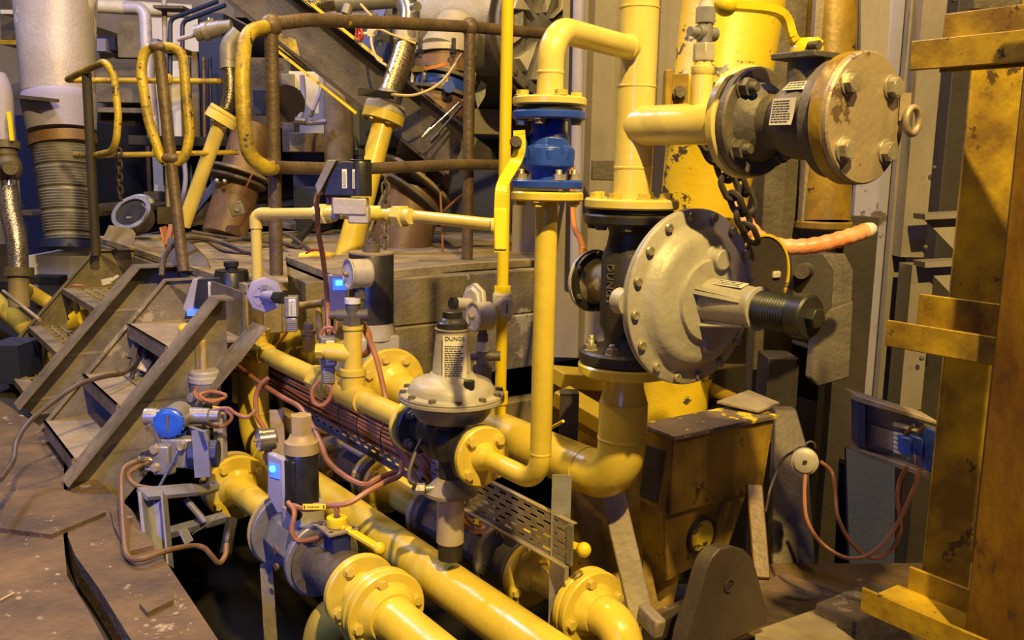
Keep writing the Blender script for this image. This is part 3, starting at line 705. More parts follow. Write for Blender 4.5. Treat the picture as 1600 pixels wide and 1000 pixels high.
s.part('valve_body', MB().cyl(hz(fc2, zg(605)), hz(fc2, zg(548)), .017).hexa(hz(fc2, zg(600)), Z, .03, zg(572)-zg(600)), 'iron')
s.part('cross_stem', MB().cyl(hz(fc2, zg(556)) - X*.045, hz(fc2, zg(556)) + X*.05, .014), 'iron')
s.part('pipe_socket', MB().cyl(hz(fc2, zg(548)), hz(fc2, zg(533)), .019), 'alu')
# thin riser on the left and the horizontal pipe
q2 = V((tee2.x, tee2.y, 0)); z2 = lambda y: vert(q2, y).z
tl = vert(q2, 334); trr = hz(PSl, zS(353)); 
t = T('thin_level_pipe', 'thin pale yellow pipe rising, then crossing level with two hex unions to the riser', 'pipe', hz(q2, tee2.z + .05))
mid = at(640, 337, (depth(tl)*.42 + depth(trr)*.58))
t.part('pipe_run', MB().tube(fillet([hz(q2, tee2.z + .05), tl, at(525,333,(depth(tl)*.65+depth(trr)*.35)), mid, trr - (trr-mid).normalized()*.01], .035, 8), .0185, 24), 'gas_pale')
def un(px, py, w_, n_):
    P = at(px, py, depth(tl) + (depth(trr)-depth(tl))*(px-403)/(775-403)); a = (trr-tl).normalized()
    t.part(n_, MB().hexa(P - a*.018, a, .036, .036).cyl(P - a*.045, P + a*.045, .025), 'gas_pale', bevel=.002)
un(507, 334, 1, 'hex_union'); un(625, 338, 1, 'hex_union')
t.part('elbow_fitting', MB().tube(fillet([tl - Z*.05, tl, tl + X*.05], .03, 8), .0225, 20), 'gas_pale')
t.part('end_socket', MB().cyl(trr - X*.035, trr, .022), 'gas_pale')
for px in (570,585): 
    P = at(px, 333, depth(tl) + (depth(trr)-depth(tl))*(px-403)/(775-403)); t.part('socket', MB().cyl(P - X*.02, P + X*.02, .0235), 'gas_pale')
# octagonal switch on the left riser
oc = at(414, 462, depth(tl)-.05); on = V((.25,-.95,-.05)).normalized()
s = T('octagonal_switch', 'lilac-grey octagonal pressure switch with ribbed face and black hex stub, on the thin left riser', 'switch', oc - Z*.07)
hs = s.part('housing', MB().lathe(oc - on*.03, on, [(0,.05),(.006,.062),(.024,.062),(.027,.056)], 8), 'lens' if False else 'wall_p', bevel=.003)
s.part('face_ring', MB().ring(oc - on*.004, on, .034, .040, .003, 32), 'wall_p', parent=hs)
uo, vo, _ = basis(on)
for k in range(6):
    an = k*math.pi/3; dv = uo*math.cos(an) + vo*math.sin(an); s.part('rib', MB().beam(oc + dv*.016, oc + dv*.036, .003, .006, side=on.cross(dv)), 'wall_p', parent=hs)
e_ = at(443, 466, depth(oc)-.075)
s.part('stub', MB().cyl(oc - on*.0, oc.lerp(e_, .68), .018), 'wall_p'); s.part('hex_tip', MB().hexa(oc.lerp(e_, .6), (e_-oc), .021, (e_-oc).length*.42), 'blackp')
s.part('test_screw', MB().hexa(oc + uo*.0 + Z*.03, on, .009, .008), 'zinc')
# grey plug boxes (small sensors)
def plug_box(label, px, py, wpx, hpx, d, split=.62, ang=.0, seed=0, cover=None):
    c_ = at(px, py, d); n_ = V((math.sin(ang), -math.cos(ang), 0)); u_ = Z.cross(-n_) if False else V((math.cos(ang), math.sin(ang), 0)); W = wpx*d/F_PX; H = hpx*d/F_PX; D_ = W*1.15
    s_ = T('plug_sensor', label, 'sensor', c_ - Z*H/2)
    up_ = s_.part('upper_housing', MB().box(c_ + Z*H*(1-split)/2 + Z*0, (W, D_, H*split), (u_, n_, Z)), 'alud', bevel=.004)
    lw = s_.part('connector', MB().box(c_ - Z*H*split/2, (W*.82, D_*.8, H*(1-split)), (u_, n_, Z)), 'zinc', bevel=.006)
    pp = c_ + Z*H*(1-split)/2 + n_*D_*.505
    lbp = s_.part('sticker', MB().box(pp + u_*W*.08, (W*.5, .001, H*split*.82), (u_, n_, Z)), 'labelw', parent=up_)
    m2 = MB(); printed(m2, pp + u_*W*.08 + n_*.001, Z, -u_, H*split*.75, W*.42, 4, seed); s_.part('printed_text', m2, 'ink', parent=up_)
    for k in range(4): s_.part('grip_rib', MB().box(c_ - Z*(H*split/2 + H*(1-split)*(.15+.13*k) - H*(1-split)/2*.6) + n_*D_*.4, (W*.6, .004, .004), (u_, n_, Z)), 'alud', parent=lw)
    return s_
plug_box('grey plug sensor with a white sticker next to the octagonal switch', 456, 490, 21, 56, depth(oc)-.05, .58, .15, 11)
plug_box('grey plug sensor with a white sticker hanging on the long bypass pipe', 512, 562, 24, 74, 2.2, .62, .35, 12)
# ================================================================== C: the long low pipe that crosses in front
cR = along(C0, D1, 985); cL = onC(398)
t = T('long_low_gas_pipe', 'long thick yellow pipe running diagonally low across the pit, in front of the perforated tray', 'pipe', (cR+cL)/2 - Z*.06)
rz = vert(cL, 556).z
t.part('pipe_run', MB().tube(fillet([cR, cL, hz(cL, rz)], .13, 14), .056, 40), 'gas')
weld(t, cL - D1*.14, D1, .056); weld(t, hz(cL, cL.z+.135), Z, .056)
# ---- solenoid/actuator builder
def solenoid(name, label, base, rC, H, m='blackp', cap='knob', ctop='iron'):
    s = T(name, label, 'actuator', base)
    cy = s.part('cylinder', MB().lathe(base, Z, [(0,rC),(H-.006,rC),(H,rC*.93)], 36), m)
    if cap == 'knob':
        s.part('knob', MB().disc(base + Z*H, Z, rC*.95, .006, 32).cyl(base + Z*(H+.004), base + Z*(H+.022), rC*.36, seg=16).disc(base + Z*(H+.018), Z, rC*.45, .018, 12), m, parent=cy)
    return s, cy
# valve block at the left end of the bypass with its black actuator
blk = onB(372)
t = T('actuator_valve_block', 'grey cast valve block under the stickered black actuator, where the long bypass pipe starts', 'valve', blk - Z*.12)
t.part('block', MB().box(blk + D1*.05, (.15,.12,.13), (D1,D2,Z)).box(blk + D1*.05 + Z*.07, (.11,.1,.05), (D1,D2,Z)).box(blk + D1*.05 - Z*.09, (.1,.09,.06), (D1,D2,Z)), 'alud', bevel=.006)
for q_ in (-.045,.045): t.inst('bolt', U['hexi'], blk - D1*.025 + Z*q_ - D2*.04, mD, .012, None)
ab = blk + D1*.05 + Z*.095
s, cy = solenoid('black_actuator', 'short black actuator cylinder with ribbed knob and white barcode stickers, nearest the stair', ab - X*.0, .062, .16)
bx = ab - X*.075 - Y*.03 + Z*.075
s.part('side_box', MB().prism([bx + V((-.045,-.03,.06)), bx + V((.05,-.03,.07)), bx + V((.05,-.03,-.075)), bx + V((-.02,-.03,-.075)), bx + V((-.06,-.03,-.01))], V((0,.07,0))), 'blackp', bevel=.004)
s.part('milky_cover', MB().prism([bx + V((-.048,-.036,.062)), bx + V((-.03,-.036,.062)), bx + V((-.055,-.036,-.07)), bx + V((-.09,-.036,-.05))], V((0,.08,0))), 'lens', bevel=.003)
s.part('indicator_light', MB().box(bx + V((-.052,-.03,-.062)), (.03,.05,.02)), 'ledg')
s.part('sticker', MB().box(bx + V((.018,-.032,.01)), (.022,.002,.085)), 'labelw'); m_ = MB(); printed(m_, bx + V((.018,-.034,.01)), Z, X*-1, .078, .016, 4, 21); s.part('printed_text', m_, 'ink')
s.part('plug', MB().cyl(bx + V((-.0,-.03,-.055)), bx + V((.02,-.075,-.06)), .016), 'blackp')
# second actuator up at the thin pipe (545,290)
bp = at(548, 306, 2.22)
s, cy = solenoid('black_actuator', 'black actuator with two white stickers, mounted on the thin level pipe before the handrail', bp + X*.028 + Z*.0, .034, .10)
s.part('side_box', MB().prism([bp + V((-.075,-.03,-.0)), bp + V((.035,-.03,-.0)), bp + V((.035,-.03,.10)), bp + V((-.03,-.03,.10)), bp + V((-.06,-.03,.05))], V((0,.06,0))), 'blackp', bevel=.004)
s.part('cover', MB().prism([bp + V((-.09,-.036,-.0)), bp + V((-.078,-.036,.02)), bp + V((-.035,-.036,.103)), bp + V((-.06,-.036,.103)), bp + V((-.097,-.036,.03))], V((0,.07,0))), 'alud', bevel=.002)
for dx in (-.012,.018):
    s.part('sticker', MB().box(bp + V((dx,-.0315,.05)), (.014,.002,.055)), 'labelw'); m_ = MB(); printed(m_, bp + V((dx,-.0335,.05)), Z, X*-1, .05, .011, 3, int(dx*1000)); s.part('printed_text', m_, 'ink')
t = T('solenoid_valve_block', 'small grey solenoid valve block on the thin level pipe, under the stickered black actuator', 'valve', bp - Z*.07)
t.part('block', MB().box(bp - Z*.03 + X*.0, (.10,.06,.05)).box(bp - Z*.055 + X*.025, (.06,.05,.05)).cyl(bp - Z*.07 - X*.045, bp - Z*.0 - X*.045, .012), 'alu', bevel=.005)
# blue-lit clear cover box by the dial gauge (528,460)
cp0 = at(527, 462, 2.62)
s = T('indicator_box', 'milky clear indicator box glowing blue at its top, behind the dial gauge', 'sensor', cp0 - Z*.08)
ux = V((.95,.3,0)); ny = Z.cross(ux); ny = V((ux.y,-ux.x,0))
s.part('milky_cover', MB().prism([cp0 + ux*-.035 + Z*.075, cp0 + ux*.04 + Z*.068, cp0 + ux*.032 - Z*.075, cp0 + ux*-.01 - Z*.082, cp0 + ux*-.045 - Z*.055], -ny*.03), 'lens', bevel=.008)
s.part('indicator_light', MB().box(cp0 + ux*.006 + Z*.045 + ny*.003, (.022,.01,.016), (ux,ny,Z)), 'led')
s.part('lit_window', MB().box(cp0 + ux*.01 + Z*.04 + ny*.0008, (.05,.004,.04), (ux,ny,Z)), 'ledg')
# fittings behind: small brass pieces at (480-500, 490-520)
fb = at(482, 520, 2.8)
t = T('impulse_manifold', 'small dusty yellow level manifold with capped uprights, in front of the grey beam', 'pipe fitting', fb - Z*.06)
t.part('upright', MB().lathe(fb - Z*.07, Z, [(0,.024),(.06,.024),(.064,.028),(.08,.028),(.084,.018),(.105,.02),(.12,.008)], 14), 'gas_dusty')
t.part('cross_tube', MB().cyl(at(462,479,2.8), at(506,473,2.72), .014), 'gas_dusty')
t.part('upright', MB().cyl(at(498,480,2.8), at(500,530,2.78), .012), 'gas_dusty')
t.part('end_nut', MB().hexa(at(464,479,2.8), X, .02, .02), 'alu')

# ================================================================== D train
t = T('inlet_gas_pipe', 'short yellow pipe with a round flange at each end, next to the blue transmitter bracket', 'pipe', onD(385) - Z*.1)
d0 = onD(369); d1_ = onD(432)
f = flange(t, d0, mD, .105, .022, 'gas', n=4, br=.013, face=1, phase=.6, hub=.05)
t.part('pipe_run', MB().lathe(d0, mD, [(0,.06),(.04,.055),(.09,.042),((d1_-d0).length,.040)], 30), 'gas')
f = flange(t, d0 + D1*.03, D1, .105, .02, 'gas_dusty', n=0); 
t = T('slip_flange', 'dark wafer disc clamped behind the round flange next to the blue transmitter bracket', 'flange', d0 + D1*.05 - Z*.1)
t.part('disc', MB().disc(d0 + D1*.012, D1, .095, .018, 36), 'iron')
# gas valve on D
v0 = onD(448); v1 = onD(500)
g = T('gas_safety_valve', 'grey cast gas valve between flanges, under the tall black actuator with stepped brown cap', 'valve', (v0+v1)/2 - Z*.1)
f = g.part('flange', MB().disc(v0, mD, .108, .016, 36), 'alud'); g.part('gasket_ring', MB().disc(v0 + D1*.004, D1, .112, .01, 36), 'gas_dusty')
Lv = (v1-v0).length
g.part('valve_body', MB().lathe(v0, mD, [(.016,.075),(.03,.08),(Lv*.5,.085),(Lv-.03,.08),(Lv,.07)], 8), 'alud', bevel=.003)
f = g.part('flange', MB().disc(v1, mD, .103, .02, 36), 'alud'); bolts(g, f, v1, D1, .084, 4, .013, 'hexi', phase=.5)
vc = onD(474)
g.part('top_boss', MB().cyl(vc + Z*.05, vc + Z*.115, .058, seg=32), 'alu')
nb = (mD2*.9 + V((0,-.2,0))).normalized()
for k in (-.02,.02): g.part('side_plug', MB().cyl(vc + nb*.082 + Z*k*1.2 - Z*.02, vc + nb*.088 + Z*k*1.2 - Z*.02, .01), 'brown')
vb = V((vc.x, vc.y, vc.z + .115)); zc = lambda y: vert(vc, y).z
s, cy = solenoid('black_actuator', 'tall black actuator cylinder with stepped brown hex cap and glowing blue side box', vb, .0445, vert(vc,706).z - vb.z, cap=None)
zt_ = vert(vc,706).z
s.part('stepped_cap', MB().lathe(hz(vc, zt_), Z, [(0,.047),(.03,.045),(.034,.038),(.05,.030)], 32).hexa(hz(vc, zt_+.048), Z, .030, .055, rot=.3), 'gas_dusty', parent=cy)
bc = at(430, 752, depth(vc)-.04)
n_ = V((-.55,-.83,0)).normalized(); u_ = V((-n_.y, n_.x, 0)); u_ = u_ if u_.x > 0 else -u_
s.part('side_box', MB().box(bc + u_*.035 - n_*.04, (.06,.07,.13), (u_,n_,Z)), 'blackp', bevel=.005)
cv = s.part('milky_cover', MB().prism([bc + u_*-.03 + Z*.075, bc + u_*.032 + Z*.068, bc + u_*.032 - Z*.03, bc + u_*.026 - Z*.085, bc + u_*.005 - Z*.095, bc + u_*-.035 - Z*.045], -n_*.022), 'lens', bevel=.006)
s.part('indicator_light', MB().cyl(bc + n_*.002 + Z*.035 - u_*.005, bc + n_*.007 + Z*.035 - u_*.005, .009), 'led', parent=cv)
s.part('lit_window', MB().box(bc + n_*.001 + Z*.03, (.038,.003,.04), (u_,n_,Z)), 'ledg', parent=cv)
s.part('cable_gland', MB().cyl(bc + u_*.06 - Z*.06, bc + u_*.09 - Z*.07 - Y*.02, .014), 'blackp')
s.part('cover_sticker', MB().box(bc + u_*.035 - n_*.04 + Z*.0665, (.045,.05,.001), (u_,n_,Z)), 'label')
# ball valve on D
w0 = v1 + mD*.022
w2 = onD(560)
b = T('yellow_lever_ball_valve', 'dark ball valve with square stem plate and bright yellow lever ending in a ball', 'valve', w0 - Z*.1)
Lw = (w2-w0).length
b.part('valve_body', MB().lathe(w0, mD, [(0,.09),(.012,.093),(.016,.07),(.03,.064),(Lw*.5,.066),(Lw-.02,.075),(Lw-.006,.086)], 36), 'iron')
wc = w0 + mD*(Lw*.42); zw = wc.z + .06
b.part('stem', MB().cyl(wc + Z*.05, wc + Z*.125, .024).box(wc + Z*.085, (.06,.05,.05), (D1,D2,Z)), 'blue_st', bevel=.004)
pl = b.part('stem_plate', MB().box(wc + Z*.118, (.082,.082,.010), (D1,D2,Z)), 'steel_l', bevel=.003)
for sx in (-1,1):
    for sy in (-1,1): b.part('plate_hole', MB().disc(wc + Z*.1232 + D1*sx*.03 + D2*sy*.03, Z, .006, .0006, 14), 'dark', parent=pl)
hub = wc + Z*.125
hp_ = b.part('lever_hub', MB().lathe(hub, Z, [(0,.026),(.012,.028),(.022,.026)], 24), 'bright')
b.part('hub_screw', MB().hexa(hub + Z*.022, Z, .009, .005), 'iron', parent=hp_)
le = at(593, 857, depth(hub)-.03)
m0 = hub + Z*.012; m1 = at(541, 826, depth(hub)-.01)
lv = b.part('lever', MB().beam(m0, m1, .026, .012, side=V((0,1,0))).beam(m1, le, .022, .012, side=V((.5,1,0))), 'bright', bevel=.003)
b.part('lever_ball', MB().ball(le, .0165), 'bright', parent=lv)
# yellow flanges and the pipe to the front
t = T('outlet_gas_pipe', 'thick glossy yellow pipe with a double flange, directly beyond the yellow-levered ball valve', 'pipe', D0 - Z*.1)
f = flange(t, w2 + mD*.0, mD, .094, .022, 'gas', n=4, br=.0125, face=1, phase=.5, hub=.04)
d2 = onD(592)
t.part('neck', MB().lathe(w2 + mD*.022, mD, [(0,.05),(.02,.036),((d2-w2).length-.022,.036)], 28), 'gas')
f = flange(t, d2, mD, .1, .020, 'gas', n=0)
d3 = d2 + mD*.024
f = flange(t, d3, mD, .1, .020, 'gas', n=4, br=.0125, face=1, phase=.2, hub=.058)
d4 = along(D0, D1, 800)
t.part('pipe_run', MB().lathe(d3 + mD*.02, mD, [(0,.07),(.02,.056),(.035,.051),((d4-d3).length,.050)], 40), 'gas')
t = T('lower_gas_pipe', 'dim yellow pipe bend under the double flange at the lower edge of the picture', 'pipe', at(530,1010,1.85))
t.part('pipe_run', MB().tube(smooth_path([at(500,1040,2.0), at(515,975,1.95), at(560,965,1.9), at(600,1060,1.8)], 8), .055, 28), 'gas')

# ================================================================== E train
t = T('short_gas_pipe', 'short yellow pipe with a flange, beneath the small silver regulator', 'pipe', onE(640) - Z*.1)
e0 = onE(604); e1 = onE(680)
flange(t, e0 + D1*.0, mD, .092, .02, 'gas', n=4, br=.0125, face=1, phase=.8, hub=.06)
t.part('pipe_run', MB().lathe(e0, mD, [(0,.07),(.04,.06),(.08,.054),((e1-e0).length,.048)], 36), 'gas')
flange(t, e1, D1, .093, .018, 'gas_dusty', n=0)
b = T('dusty_ball_valve', 'dusty ball valve with a jagged pale stem plate, beneath the cable bundle', 'valve', onE(565) - Z*.1)
eb = onE(596); ec = onE(545)
vb_ = b.part('valve_body', MB().lathe(eb, D1, [(0,.088),(.02,.09),(.024,.06),(.08,.062),((ec-eb).length,.06)], 32), 'iron')
bolts(b, vb_, eb + D1*.02, D1, .074, 4, .012, 'hexi')
b.part('yellow_flange', MB().disc(eb + D1*.0 + D1*.026, D1, .092, .02, 36), 'gas')
bc_ = onE(566, .075)
b.part('stem_plate', MB().box(bc_, (.14,.09,.012), (D1,D2,Z)).box(bc_ + D1*.03 + Z*.02, (.05,.05,.03), (D1,D2,Z)), 'alu', bevel=.004)
b.part('lever_stub', MB().beam(bc_ + D1*.09 + Z*.04, bc_ + D1*.02 + Z*.045, .04, .02, side=D2), 'bright', bevel=.004)
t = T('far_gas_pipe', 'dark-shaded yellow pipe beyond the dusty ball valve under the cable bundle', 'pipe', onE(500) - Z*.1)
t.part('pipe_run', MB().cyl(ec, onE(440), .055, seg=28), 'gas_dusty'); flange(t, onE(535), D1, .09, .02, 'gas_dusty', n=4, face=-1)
# gas valve on E
e2 = onE(684); e3 = onE(788)
g = T('grey_gas_valve', 'grey cast gas valve behind the small clear cylinder, low behind the perforated tray', 'valve', (e2+e3)/2 - Z*.1)
Le = (e3-e2).length
g.part('valve_body', MB().disc(e2, mD, .09, .018, 32).lathe(e2, mD, [(.018,.07),(.04,.075),(Le*.3,.07),(Le-.04,.07),(Le-.02,.075)], 8), 'iron', bevel=.004)
g.part('top_block', MB().box((e2+e3)/2 + Z*.06, (.12,.10,.07), (D1,D2,Z)), 'alud', bevel=.006)
for k in range(4): g.part('cast_rib', MB().box(e3 + D1*.05 + mD2*.04 + Z*(.04-.012*k) + Z*.02, (.05,.02,.005), (D1,D2,Z)), 'alud')
f = g.part('front_flange', MB().disc(e3 + D1*.018, mD, .092, .02, 36), 'alud'); bolts(g, f, e3 + mD*.002, mD, .075, 4, .012, 'bolt' if False else 'hexi', phase=.3)
e4 = onE(828)
b = T('small_ball_valve', 'dark ball valve with ribbed brass-coloured body, low beside the perforated tray post', 'valve', (e3+e4)/2 - Z*.1)
b.part('valve_body', MB().lathe(e3 + mD*.004, mD, [(0,.05),(.02,.056),(.05,.06),((e4-e3).length-.03,.062),((e4-e3).length-.02,.085),((e4-e3).length-.006,.087)], 32).box((e3+e4)/2 + Z*.07, (.06,.05,.05), (D1,D2,Z)), 'iron', bevel=.003)
lk = at(912, 859, 1.72)
lv = b.part('lever', MB().beam((e3+e4)/2 + Z*.1, lk, .022, .008, side=V((0,1,0))), 'bright'); b.part('lever_ball', MB().ball(lk, .0175), 'bright', parent=lv)
t = T('front_gas_elbow', 'glossy yellow pipe elbow with double flange, in front of the yellow machine foot', 'pipe', E0 - Z*.1)
flange(t, e4, mD, .088, .02, 'gas', n=4, br=.012, face=1, phase=.5, hub=.04)
e5 = onE(910)
t.part('neck', MB().lathe(e4 + mD*.02, mD, [(0,.05),(.02,.036),((e5-e4).length-.02,.036)], 28), 'gas')
flange(t, e5, mD, .094, .02, 'gas', n=0)
e6 = e5 + mD*.024
flange(t, e6, mD, .094, .02, 'gas', n=4, br=.0125, face=1, phase=.2, hub=.05)
t.part('pipe_run', MB().tube(fillet([e6 + mD*.02, e6 + mD*.12, e6 + mD*.14 - Z*.35], .085, 14), .047, 36), 'gas')
weld(t, e6 + mD*.045, mD, .047)

# ================================================================== perforated cable tray, post and cables
TP0 = D2*(C0.dot(D2) + .12)
tr = onplane(893, 820, TP0, D2); trb = onplane(888, 880, TP0, D2)
tlp = onplane(470, 625, TP0, D2)
Ztop = tr.z; Zbot = trb.z; Ht = Ztop - Zbot; Lt = (tlp - tr).dot(D1)
t = T('cable_tray', 'perforated grey metal cable tray standing on edge along the pipes, with rows of slots', 'cable tray', hz(tr, Zbot))
mb = MB(); rows = 6; rh = Ht/rows; pitch = .052; slot = .030
base = hz(tr, Zbot)
for k in range(rows+1):
    mb.box(base + D1*Lt/2 + Z*(rh*k), (Lt, .002, rh*.62 if 0 < k < rows else rh*.5), (D1, D2, Z))
for k in range(rows):
    x0 = (k % 2) * pitch/2; n = int(Lt/pitch) + 1
    for i in range(n):
        c0 = x0 + i*pitch
        if c0 + (pitch-slot) > Lt: break
        mb.box(base + D1*(c0 + (pitch-slot)/2) + Z*(rh*(k+.5)), (pitch-slot, .002, rh*.44), (D1, D2, Z))
t.part('perforated_sheet', mb, 'steel_l')
t.part('top_lip', MB().box(base + D1*Lt/2 + Z*Ht + D2*.008, (Lt, .018, .003), (D1, D2, Z)), 'steel_l')
t.part('bottom_lip', MB().box(base + D1*Lt/2 - Z*.006 - D2*.008, (Lt, .018, .003), (D1, D2, Z)), 'steel_l')
t.part('end_bracket', MB().box(base + Z*Ht*.5 - D2*.003, (.02, .004, Ht), (D1, D2, Z)), 'alud')
pp = onplane(874, 880, TP0 + D2*.015, D2); zp = lambda y: vert(pp, y).z
t = T('tray_post', 'flat grey steel post holding up the end of the perforated cable tray', 'post', hz(pp, zp(1005)))
t.part('post', MB().box(hz(pp, (zp(1010)+zp(742))/2), (.045,.005,zp(742)-zp(1010)), (X,Y,Z)), 'zinc').data
cpn = at(888, 660, 2.05)
single('angle_bracket', MB().box(cpn, (.05,.004,.16), (X,Y,Z)).box(cpn + Z*.08 + Y*.02, (.05,.05,.004)).box(cpn + X*.025 + Y*.02, (.004,.04,.16)), 'dark', 'dark folded bracket plate with pale edges, behind the slender yellow pipe', 'bracket', base=cpn - Z*.08)
single('wire_pin', MB().cyl(at(862,668,1.9), at(880,658,1.85), .004), 'bright', 'thin yellow rod end poking out beside the dark folded bracket plate', 'rod')
# bundle of brown cables lying along the tray
GB = 'brown cables strapped along the tray'
rng = random.Random(5)
for k in range(22):
    row = k % 8; lay = k // 8
    off = -D2*(.012 + .012*lay); zz_ = -0.0 - .0135*row
    pts = []
    for px in (402, 440, 500, 560, 620, 668):
        P = along(hz(tr, Ztop), D1, px + rng.uniform(-4,4)) + off + Z*(.045 + zz_ + rng.uniform(-.005,.005))
        if px < 430: P += Z*rng.uniform(-.04,.03) - D2*.02
        pts.append(P)
    end = onE(706, .06) + V((rng.uniform(-.04,.04), rng.uniform(-.03,.03), rng.uniform(-.02,.05)))
    pts.append(pts[-1].lerp(end, .5) - Z*.01); 
    if k % 3 == 0: pts.append(end)
    cable(pts, .0058 if k % 4 else .0075, 'cable', 'brown cable in the strapped bundle lying along the perforated tray', GB, n=4)
for i, px in enumerate((452, 508, 552, 582, 620, 655)):
    P = along(hz(tr, Ztop), D1, px) - D2*.025 - Z*.0
    pts = [P + D2*(.03*math.cos(a)) + Z*(.058*math.sin(a)) for a in [2*math.pi*q/16 for q in range(16)]]
    single('cable_tie', MB().tube(pts, .002, 6, closed=True), 'blackp', 'thin black cable tie pulled around the brown cable bundle', 'cable tie', 'black ties round the brown cable bundle')
# separate cables
def c(pts, r, m, label, name='cable', grp=None, cat='cable'): return cable([at(*p) for p in pts], r, m, label, grp, name, cat=cat)
c([(566,505,2.2),(572,520,2.2),(588,560,2.16),(602,620,2.1),(608,650,2.1),(616,690,2.1),(632,716,2.1),(652,752,2.1)], .0085, 'cable', 'thick brown cable dropping from the dial gauge past the yellow flange into the bundle')
c([(331,508,2.9),(338,520,2.85),(355,555,2.8),(392,588,2.6),(440,620,2.45),(472,640,2.35),(500,690,2.25),(512,720,2.15),(540,745,2.05),(570,758,2.0),(590,748,2.0),(618,738,2.05)], .0085, 'cable', 'brown cable sagging from the black actuator beside the stair along the bypass to the bundle')
c([(458,790,1.98),(480,796,1.95),(515,790,1.93),(545,786,1.93),(575,768,1.95),(605,752,1.98),(625,742,2.0),(628,720,2.02)], .0075, 'cable', 'brown cable with a yellow tag leaving the glowing blue side box, rising to the bundle')
c([(450,785,1.98),(460,800,1.96),(456,830,1.95),(468,845,1.95),(500,838,1.93),(522,812,1.93),(526,795,1.93),(514,789,1.93),(490,790,1.94)], .007, 'cable', 'brown cable looping under the yellow tag below the glowing blue side box')
c([(334,512,2.85),(322,520,2.82),(314,540,2.8),(325,556,2.78),(345,562,2.78),(356,552,2.78),(352,530,2.78),(342,512,2.8)], .009, 'cable', 'brown cable coiled once beside the black actuator nearest the stair')
c([(496,330,2.28),(494,310,2.28),(503,296,2.26),(512,300,2.25),(514,320,2.25)], .008, 'cable', 'brown cable hooked over in a tight bend under the actuator on the thin level pipe')
c([(496,325,2.3),(497,360,2.35),(504,400,2.42),(509,440,2.5),(512,480,2.5),(514,520,2.4)], .008, 'cable', 'brown cable hanging straight down from the thin level pipe')
c([(425,548,2.75),(440,530,2.7),(455,508,2.66),(460,500,2.6)], .006, 'cable', 'brown cable bending up to the plug sensor beside the octagonal switch')
c([(500,525,2.3),(506,514,2.3),(518,512,2.3),(524,520,2.3),(528,500,2.35)], .0055, 'cable', 'brown cable arching over the plug sensor on the long bypass pipe')
c([(498,595,2.2),(488,610,2.2),(490,628,2.2),(502,634,2.2),(514,624,2.2),(518,608,2.2),(510,600,2.2)], .0065, 'cable', 'brown cable looped under the plug sensor on the long bypass pipe')
c([(566,505,2.2),(576,520,2.2),(577,545,2.2),(566,555,2.22),(558,545,2.24)], .009, 'cable', 'brown cable curving back behind the gauge cock')
def tag_(px, py, d, w_, h_, an, label, lines=True):
    c_ = at(px, py, d); u = (CR*math.cos(an) + CU*math.sin(an)); n = -CF; v = n.cross(u)
    s_ = T('cable_tag', label, 'tag', c_ - Z*.01)
    p_ = s_.part('tag_plate', MB().box(c_, (w_*d/F_PX, h_*d/F_PX, .003), (u, v, n)), 'yplast', bevel=.001)
    m_ = MB(); 
    for sx in (-.42,.42): m_.box(c_ + u*sx*w_*d/F_PX + n*.002, (.003, h_*d/F_PX*.6, .001), (u, v, n))
    s_.part('tag_slots', m_, 'ink', parent=p_)
    if lines: m_ = MB(); printed(m_, c_ + n*.002, u, v, w_*d/F_PX*.6, h_*d/F_PX*.4, 1, int(px)); s_.part('printed_text', m_, 'ink', parent=p_)
tag_(491, 792, 1.91, 36, 9, 0.0, 'yellow cable tag below the glowing blue side box')
tag_(566, 508, 2.17, 10, 14, -.3, 'yellow cable tag beside the gauge cock by the solenoid', False)
tag_(340, 517, 2.8, 9, 24, .5, 'yellow cable tag on the coil by the black actuator nearest the stair', False)
tag_(347, 640, 2.35, 30, 8, -.12, 'yellow cable tag on the loop next to the blue transmitter')
tag_(745, 815, 1.85, 11, 8, -.2, 'small yellow cable tag behind the clear cylinder', False)
c([(722,800,1.9),(732,812,1.9),(748,820,1.88),(756,826,1.86),(744,830,1.86),(728,820,1.88),(720,806,1.9)], .0065, 'cable', 'brown cable looped with a small yellow tag behind the clear cylinder')
# ================================================================== transmitter, bracket and sensors at the left
tc = at(271, 656, 2.25)
t = T('pressure_transmitter', 'blue and grey pressure transmitter with round blue window cover, on a bracket beside the stair', 'transmitter', at(285,745,2.25))
t.part('housing', MB().cyl(tc - X*.0 + Y*.06, tc - Y*.02 - X*0, .042, seg=32).lathe(tc + Y*.03 - X*.05, -X, [(0,.022),(.02,.026),(.045,.026)], 20).lathe(tc + Y*.05 + X*.03, X, [(0,.026),(.06,.024),(.065,.018),(.09,.018)], 20), 'zinc')
tn = V((.10,-.98,.1)).normalized(); wc_ = tc - Y*.03
lid = t.part('window_cover', MB().lathe(wc_, tn, [(0,.041),(.004,.044),(.018,.043),(.022,.038),(.0225,.028)], 36), 'blue_tx')
uo, vo, _ = basis(tn)
for k in range(16):
    an = 2*math.pi*k/16; t.part('grip_lug', MB().ball(wc_ + tn*.012 + (uo*math.cos(an)+vo*math.sin(an))*.044, .0045, 8, 5), 'blue_tx', parent=lid)
t.part('cover_face', MB().disc(wc_ + tn*.0225, tn, .028, .001, 28), 'blue_tx', parent=lid)
t.part('window_slot', MB().box(wc_ + tn*.0245, (.006,.002,.05), (X, tn, Z)), 'brown', parent=lid)
t.part('neck', MB().cyl(tc - Z*.04 + Y*.01, tc - Z*.105 + Y*.01, .033, seg=24).cyl(tc - Z*.088 + Y*.01, tc - Z*.1 + Y*.01, .038), 'blue_tx')
mc = at(288, 706, 2.24)
